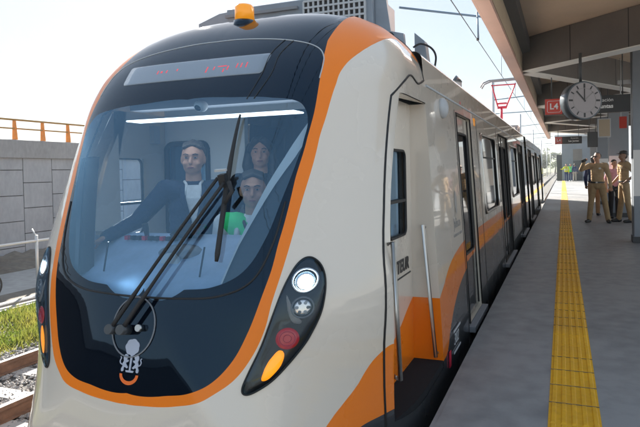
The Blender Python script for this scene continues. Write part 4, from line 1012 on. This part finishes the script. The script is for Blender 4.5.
rg = MB(); rg.tube([cc+fw*.1045+(rt*cos(2*pi*k/48)+upz*sin(2*pi*k/48))*.175 for k in range(49)], .0022, 5, False); rg.build('dial_ring', M['greyink'], ck)
for ang, L, w in ((90+0, .19, .007), (133, .20, .009), (42, .21, .004)):
    a = radians(ang); d = rt*cos(a)+upz*sin(a); MB().obox(cc+fw*.110+d*(L/2-.02), d, fw.cross(d), fw, (L/2, w, .0015)).build('clock_hand', M['ink'] if L != .21 else M['greyink'], ck)
MB().tube([cc+upz*RC, cc+upz*.70], .022, 10).build('clock_rod', M['plinth'], ck)
# hanging signs
def hsign(y, x0, xm, x1, z0, z1, label, s=1.):
    h = thing('platform_sign', label, 'sign', ((x0+x1)/2, y, z0))
    box('sign_board', x0, x1, y, y+.10, z0, z1, M['signblack'], h, .004)
    r = box('line_badge', x0+.005, xm, y-.012, y-.001, z0+.012, z1-.012, M['signred'], h)
    bw = MB(); bx0, bx1, bz0, bz1 = x0+.045, xm-.03, z0+.05, z1-.05
    rr = rrect(bx0, bx1, bz0, bz1, .025); bw.tube([(x, y-.013, z) for x, z in rr+rr[:1]], .0045, 5, False); bw.build('badge_border', M['white'], r)
    text('badge_lettering', 'L4', .15, M['white'], frame_mtx(((bx0+bx1)/2, y-.0135, (z0+z1)/2), (1, 0, 0), (0, 0, 1)), r, .001, bold=.004)
    text('sign_lettering', 'Estación', .085, M['white'], frame_mtx((x1-(x1-xm)*.37, y-.002, z0+.20*s+.02), (1, 0, 0), (0, 0, 1)), h, .001)
    text('sign_lettering', 'Las Juntas', .098, M['white'], frame_mtx((x1-(x1-xm)*.42, y-.002, z0+.10*s+.01), (1, 0, 0), (0, 0, 1)), h, .001, bold=.003)
    for x in (x0+.12, x1-.12): MB().tube([(x, y+.05, z1), (x, y+.05, 3.66)], .010, 8).build('sign_rod', M['plinth'], h)
hsign(10.4, -.30, .0, 1.12, 2.395, 2.70, 'near hanging black station sign with red L4 badge, partly behind the clock')
hsign(23., -.29, -.02, .72, 2.37, 2.665, 'smaller-looking second black station sign with red L4 badge, farther down the platform')
# speaker / display boxes under the canopy
d1 = thing('display_box', 'beige box hanging from the canopy to the right of the near station sign', 'display', (.9, 13, 2.1)); box('display_case', .745, 1.0, 13., 13.12, 2.09, 2.50, M['lgrey'], d1, .006); box('display_panel', .762, .983, 12.992, 12.999, 2.11, 2.48, M['beige'], d1)
for x in (.80, .95): MB().tube([(x, 13.06, 2.5), (x, 13.06, 3.66)], .010, 8).build('display_rod', M['plinth'], d1)
d2 = thing('display_box', 'dark display monitor hanging beside the second station sign', 'display', (.95, 20, 2.1)); box('display_case', .80, 1.13, 20., 20.10, 2.11, 2.63, M['signblack'], d2, .006); box('display_panel', .82, 1.11, 19.992, 19.999, 2.13, 2.61, M['plinth'], d2)
for x in (.86, 1.06): MB().tube([(x, 20.05, 2.63), (x, 20.05, 3.66)], .010, 8).build('display_rod', M['plinth'], d2)
sg2 = thing('exit_sign', 'small red sign edge-on beside the near platform column', 'sign', (1.15, 12.2, 2.2)); box('sign_plate', 1.10, 1.24, 12.2, 12.22, 2.22, 2.46, M['signred'], sg2); MB().tube([(1.13, 12.21, 2.46), (1.13, 12.21, 3.66)], .012, 8).build('sign_rod', M['lgrey'], sg2)

# ------------------------------------------------------------------ ground west of the train
GZ = -1.25
gm = MB(); gm.add([(-900, -300, GZ), (900, -300, GZ), (900, 1800, GZ), (-900, 1800, GZ)], [(0, 1, 2, 3)]); tag(gm.build('ground', M['earth']), kind='structure')
def sheet(name, x0, x1, y0, y1, z, m):
    g = MB(); g.add([(x0, y0, z), (x1, y0, z), (x1, y1, z), (x0, y1, z)], [(0, 1, 2, 3)]); return tag(g.build(name, m), kind='structure')
sheet('road', -14.6, -12.0, -60, 400, -1.20, M['road'])
sheet('pavement', -12.0, -11.0, -60, 400, -1.196, M['earth'])
k1 = MB().box(-11.0, -10.75, -60, 400, -1.25, -1.13).box(-10.70, -10.4, -60, 400, -1.25, -1.16); tag(k1.build('kerb', M['road']), kind='structure')
sheet('ballast_bed', -7.95, -.75, -60, 600, -1.205, M['ballast'])
# rough gravel verge below the wall
vg = MB(); nx, ny = 14, 220; P = []
for jy in range(ny+1):
    for ix in range(nx+1):
        x = -16.85+2.25*ix/nx; y = 2+40*jy/ny; h = max(0, .28*(1-ix/nx)**.7*sin(min(1, ix/2)*pi/2))
        P.append((x, y, -1.22+h*(.7+.6*random.random())+random.uniform(0, .03)))
vg.add(P, [(j_*(nx+1)+i, j_*(nx+1)+i+1, (j_+1)*(nx+1)+i+1, (j_+1)*(nx+1)+i) for j_ in range(ny) for i in range(nx)]); tag(vg.build('gravel_verge', M['earth'], recalc=False), kind='structure')
# grass
sheet('grass_soil', -10.4, -7.95, -60, 400, -1.19, M['soil'])
gb = MB()
for _ in range(30000):
    y = 3.5+14*random.random()**1.3; x = -10.42+2.6*random.random()
    if x > -8.1 and random.random() < .6: continue
    cl = .5+.5*sin(x*3.1+y*1.7)*sin(y*2.3-x)
    h = random.uniform(.03, .15)*(.6+.9*cl); a = random.random()*6.28; w = .012; lx, ly = random.uniform(-.08, .08), random.uniform(-.08, .08)
    gb.add([(x-w*cos(a), y-w*sin(a), -1.19), (x+w*cos(a), y+w*sin(a), -1.19), (x+lx, y+ly, -1.19+h)], [(0, 1, 2)])
tag(gb.build('grass', M['grass'], recalc=False), 'short yellow-green grass between road and track', 'grass', kind='stuff')
# stones
def stones(name, n, x0, x1, y0, y1, z, label):
    mb = MB(); ico = [(0, 0, 1), (.9, 0, .2), (.28, .85, .2), (-.72, .53, .2), (-.72, -.53, .2), (.28, -.85, .2), (.5, .4, -.6), (-.5, .4, -.6), (0, -.6, -.6)]
    fc = [(0, 1, 2), (0, 2, 3), (0, 3, 4), (0, 4, 5), (0, 5, 1), (1, 6, 2), (2, 6, 7), (2, 7, 3), (3, 7, 4), (4, 7, 8), (4, 8, 5), (5, 8, 1), (1, 8, 6)]
    for _ in range(n):
        y = y0+(y1-y0)*random.random()**1.4; x = random.uniform(x0, x1); s = random.uniform(.018, .04); a = random.random()*6.28; ca, sa = cos(a), sin(a)
        sx, sy, sz = s*random.uniform(.8, 1.3), s*random.uniform(.8, 1.2), s*random.uniform(.6, 1)
        mb.add([(x+ca*p[0]*sx-sa*p[1]*sy, y+sa*p[0]*sx+ca*p[1]*sy, z+.01+p[2]*sz) for p in ico], fc)
    return tag(mb.build(name, M['stone'], recalc=False), label, 'ballast', kind='stuff')
stones('ballast_stones', 16000, -7.95, -4.6, 2.2, 13, -1.2, 'loose grey ballast stones around the empty track')
def track(x, label):
    t = thing('railway_track', label, 'railway track', (x, 10, -1.2))
    for s in (-1, 1):
        xr = x+s*.69; r = MB(); r.box(xr-.07, xr+.07, -40, 400, -1.17, -1.155); r.box(xr-.012, xr+.012, -40, 400, -1.155, -1.05); r.box(xr-.036, xr+.036, -40, 400, -1.05, -1.008); ro = r.build('rail', M['rail'], t)
        MB().box(xr-.034, xr+.034, -40, 400, -1.0078, -1.003).build('rail_head', M['railtop'], ro)
    sl = MB(); y = -6.
    while y < 60: sl.box(x-1.2, x+1.2, y, y+.22, -1.24, -1.172); y += .62
    sl.build('sleepers', M['sleeper'], t)
track(-6.42, 'empty railway track left of the train, rusty rails on stone ballast'); track(XC, 'railway track under the train beside the platform')
# retaining wall with railing
rw = thing('retaining_wall', 'tall grey concrete panel retaining wall with smooth parapet beyond the road', 'wall', (-17, 13, -1.2))
pn = MB(); cols = 0; y = 1.2
while y < 46:
    z = -1.25+(0 if cols % 2 else -.42)
    while z < 2.12:
        pn.box(-17.05, -16.9+random.uniform(-.006, .006), y+.012, y+1.06, max(z, -1.3)+.012, min(z+.83, 2.12)); z += .845
    y += 1.075; cols += 1
pn.build('wall_panels', M['wall'], rw); box('wall_core', -17.6, -17.0, -30, 400, -1.3, 2.10, M['plinth'], rw)
box('wall_far_face', -17.0, -16.91, 46.3, 400, -1.3, 2.1, M['wall'], rw)
pr = MB(); pr.box(-17.5, -16.80, -30, 400, 2.10, 2.70); pr.build('parapet', M['parapet'], rw, .02)
ra = thing('parapet_railing', 'orange posted railing on top of the concrete retaining wall', 'railing', (-17, 13, 2.7))
for i in range(34):
    y = 6.75+i*1.02; p = MB(); p.poly_prism([(-17.10, y-.035, 2.70), (-16.92, y-.035, 2.70), (-16.99, y-.035, 3.38), (-17.06, y-.035, 3.38)], (0, .07, 0)); p.build('post', M['rail_orange'], ra)
for z, r in ((3.37, .032), (3.08, .025)): MB().tube([(-17.0, -4, z), (-17.0, 60, z)], r, 8).build('rail', M['rail_brown'], ra)
# pipe fence
pf = thing('pipe_fence', 'pale galvanised pipe fence standing along the road edge', 'fence', (-12, 9.5, -1.2))
for i in range(10):
    y = 7.05+i*2.5; MB().tube([(-12.02, y, -1.2), (-12.02, y, .06)], .035, 8).build('post', M['pipe'], pf)
    MB().tube([(-12.02, y, .03), (-12.16, y, .20)], .018, 6).build('post_tip', M['pipe'], pf)
MB().tube([(-12.02, 2, -.08), (-12.02, 30, -.08)], .032, 8).build('rail', M['pipe'], pf)
# bicycle
bi = thing('bicycle', 'dark bicycle parked on the roadside at the left edge of the picture', 'bicycle', (-11.75, 7.9, -1.196))
def wheel(y):
    w = MB(); c = Vector((-11.75, y, -.90)); w.tube([c+Vector((0, cos(a)*.28, sin(a)*.28)) for a in [2*pi*k/28 for k in range(29)]], .02, 8, False); wo = w.build('wheel', M['rubber'], bi)
    s = MB()
    for k in range(8): a = pi*k/8; d = Vector((0, cos(a)*.27, sin(a)*.27)); s.tube([c-d, c+d], .003, 4)
    s.build('spokes', M['steel'], wo)
wheel(8.18); wheel(7.30)
b = MB(); A = (-11.75, 8.18, -.90); B = (-11.75, 7.30, -.90); Cc = (-11.75, 7.72, -.92); Sx = (-11.75, 7.60, -.45); Hh = (-11.75, 8.05, -.42)
for p, q in ((B, Cc), (Cc, Sx), (Sx, Hh), (Cc, Hh), (B, Sx), (Hh, A)): b.tube([p, q], .016, 8)
b.build('frame', M['charcoal'], bi); MB().ell((-11.75, 7.58, -.38), (.06, .12, .03)).build('saddle', M['leather'], bi); MB().tube([(-12.0, 8.0, -.28), (-11.75, 8.06, -.30), (-11.5, 8.0, -.28)], .014, 8).tube([Hh, (-11.75, 8.06, -.30)], .014, 8).build('handlebar', M['steel'], bi)

# ------------------------------------------------------------------ overhead line
ol_ = thing('overhead_line', 'overhead contact wire and messenger cable hung above the train', 'overhead wire', (XC, 15, 4.8))
def wire(name, x, z, r, y0=-20, y1=320, sag=0.): MB().tube([(x, y0+(y1-y0)*i/60, z+sag*sin(pi*((i*6) % 60)/60)) for i in range(61)], r, 6).build(name, M['cable'], ol_)
wire('contact_wire', XC, 4.86, .012); wire('messenger_cable', XC, 6.0, .010); wire('feeder_cable', -1.35, 5.2, .008)
for y in (14.55, 20.5, 26.5, 33, 40, 48): MB().tube([(XC, y, 4.86), (XC, y, 6.0)], .008, 6).build('dropper', M['cable'], ol_)
ca = MB(); ca.tube([(-3.9, 13.4, 5.62), (-.6, 16.2, 5.55)], .03, 8); ca.tube([(XC, 14.55, 5.6), (XC+.02, 14.55, 4.9)], .022, 8); ca.build('registration_arm', M['insul'], ol_)
MB().ell((XC, 14.55, 4.88), (.04, .06, .04)).build('wire_clamp', M['matblack'], ol_)
for i, y in enumerate((36., 60., 86., 120., 160., 205.)):
    mo_ = thing('catenary_mast', ['nearest steel catenary mast beyond the train end', 'second catenary mast along the far track', 'third catenary mast along the far track', 'fourth catenary mast along the far track', 'fifth catenary mast, hazy in the distance', 'farthest catenary mast near the hazy trees'][i], 'mast', (-4.25, y, -1.2), 'catenary masts along the track')
    MB().tube([(-4.25, y, -1.2), (-4.25, y, 7.2)], .10, 8).build('pole', M['lgrey'], mo_); MB().tube([(-4.25, y, 5.9), (-1.3, y, 6.1)], .035, 6).tube([(-4.25, y, 5.0), (-1.5, y, 5.05)], .03, 6).build('bracket_arm', M['insul'], mo_)
# ------------------------------------------------------------------ far trees and hills
def tree(x, y, h, label):
    t = thing('tree', label, 'tree', (x, y, GZ), 'hazy trees beyond the platform end')
    tr = MB(); tr.tube([(x, y, GZ), (x+.2, y, GZ+h*.3), (x-.1, y+.1, GZ+h*.6)], [.35, .25, .1], 8)
    for k in range(5): a = k*1.26; tr.tube([(x, y, GZ+h*.35), (x+cos(a)*h*.22, y+sin(a)*h*.22, GZ+h*.65)], [.14, .05], 6)
    tr.build('trunk', M['bark'], t)
    cr = MB(); blobs = [(random.gauss(0, h*.17), random.gauss(0, h*.17), random.uniform(.4, .92)*h, random.uniform(.10, .2)*h) for _ in range(14)]
    for bx, by, bz, br in blobs:
        for _ in range(110):
            u = Vector((random.gauss(0, 1), random.gauss(0, 1), random.gauss(0, 1))).normalized()*br*random.random()**.4; c = Vector((x+bx, y+by, GZ+bz))+u; s = random.uniform(.15, .4)
            a = Vector((random.gauss(0, 1), random.gauss(0, 1), random.gauss(0, 1))).normalized()*s; b_ = a.cross(Vector((random.gauss(0, 1), random.gauss(0, 1), random.gauss(0, 1)))).normalized()*s
            cr.add([c-a, c+b_*.5, c+a, c-b_*.5], [(0, 1, 2, 3)])
    cr.build('crown', M['leaf'], t, recalc=False)
for i, (x, y, h) in enumerate(((-8.5, 150, 8), (-6.2, 175, 6.5), (-12, 190, 10), (-3.0, 230, 8.5), (-9, 250, 11), (2.5, 215, 8), (-16, 230, 12), (6, 260, 10))):
    tree(x, y, h, ['near leafy tree left of the far track', 'low leafy tree close to the far track', 'broad tree behind the near leafy tree', 'tree standing right where the far track bends', 'tall tree at the back of the far group', 'tree partly behind the end building', 'tallest tree at the left of the far group', 'tree hidden mostly behind the end building'][i])
hm = MB(); P = []; NX_, NY_ = 90, 14
for j_ in range(NY_+1):
    for i in range(NX_+1):
        x = -700+1400*i/NX_; y = 300+150*j_/NY_; t = j_/NY_; z = GZ+sin(pi*min(1, t*1.0)/1.0*.5)*(8.5+3*sin(x*.011)+2*sin(x*.031+1))*(t**.8); P.append((x, y, z))
hm.add(P, [(j_*(NX_+1)+i, j_*(NX_+1)+i+1, (j_+1)*(NX_+1)+i+1, (j_+1)*(NX_+1)+i) for j_ in range(NY_) for i in range(NX_)], True); tag(hm.build('hills', M['hill']), kind='structure')
sheet('meadow', -14, -4.9, 60, 420, -1.18, M['soil'])

hz = MB().box(-720, 720, -60, 460, -2.3, 14).build('haze', M['white']); tag(hz, kind='stuff'); hz.display_type = 'WIRE'
hm_ = bpy.data.materials.new('thin_haze'); hm_.use_nodes = True; hn_ = hm_.node_tree; hn_.nodes.clear()
ho_ = hn_.nodes.new('ShaderNodeOutputMaterial'); hv_ = hn_.nodes.new('ShaderNodeVolumePrincipled'); hv_.inputs['Density'].default_value = .0006; hv_.inputs['Color'].default_value = (.82, .87, .92, 1); hv_.inputs['Anisotropy'].default_value = .2
hn_.links.new(hv_.outputs[0], ho_.inputs['Volume']); hz.data.materials.clear(); hz.data.materials.append(hm_)
# ------------------------------------------------------------------ light, sky, camera
EL, AZ = 25., 40.        # sun elevation and azimuth left of +Y
sd = Vector((-sin(radians(AZ))*cos(radians(EL)), cos(radians(AZ))*cos(radians(EL)), sin(radians(EL))))
sun = bpy.data.lights.new('sun', 'SUN'); sun.energy = 4.6; sun.angle = radians(.5); sun.color = (1, .93, .82)
so = bpy.data.objects.new('sun', sun); C.objects.link(so); so.rotation_euler = sd.to_track_quat('Z', 'Y').to_euler()
w = bpy.data.worlds.new('World'); S.world = w; w.use_nodes = True; nt = w.node_tree
sky = nt.nodes.new('ShaderNodeTexSky'); sky.sky_type = 'NISHITA'; sky.sun_disc = False; sky.sun_elevation = radians(EL); sky.sun_rotation = radians(-AZ); sky.air_density = 1.; sky.dust_density = .6; sky.ozone_density = 1.0; sky.altitude = 1500
# thin bright haze evens the sky out: compress its range
gm_ = nt.nodes.new('ShaderNodeGamma'); gm_.inputs['Gamma'].default_value = .22
hs_ = nt.nodes.new('ShaderNodeHueSaturation'); hs_.inputs['Saturation'].default_value = 1.8
nt.links.new(sky.outputs[0], gm_.inputs[0]); nt.links.new(gm_.outputs[0], hs_.inputs['Color']); nt.links.new(hs_.outputs[0], nt.nodes['Background'].inputs[0]); nt.nodes['Background'].inputs[1].default_value = .14
cam = bpy.data.cameras.new('camera'); co = bpy.data.objects.new('camera', cam); C.objects.link(co); S.camera = co
F, PX, PYc = 540., 370., 182.188; yaw, pit, rol = radians(19.6883), radians(-1.2), radians(1.15)
fwv = Vector((-sin(yaw)*cos(pit), cos(yaw)*cos(pit), sin(pit))); r0 = Vector((cos(yaw), sin(yaw), 0)); u0 = r0.cross(fwv)
rv_ = r0*cos(rol)-u0*sin(rol); uv_ = r0*sin(rol)+u0*cos(rol)
co.matrix_world = Matrix(((rv_.x, uv_.x, -fwv.x, 0), (rv_.y, uv_.y, -fwv.y, 0), (rv_.z, uv_.z, -fwv.z, 1.45), (0, 0, 0, 1)))
cam.sensor_width = 36; cam.lens = F/640*36; cam.shift_x = (320-PX)/640; cam.shift_y = (PYc-213.5)/640; cam.clip_start = .05; cam.clip_end = 4000
S.render.engine = 'CYCLES'; S.render.resolution_x = 1024; S.render.resolution_y = 683
S.view_settings.view_transform = 'Standard'; S.view_settings.look = 'None'; S.view_settings.gamma = 1; S.view_settings.exposure = 2.3
S.cycles.max_bounces = 8; S.cycles.transparent_max_bounces = 12
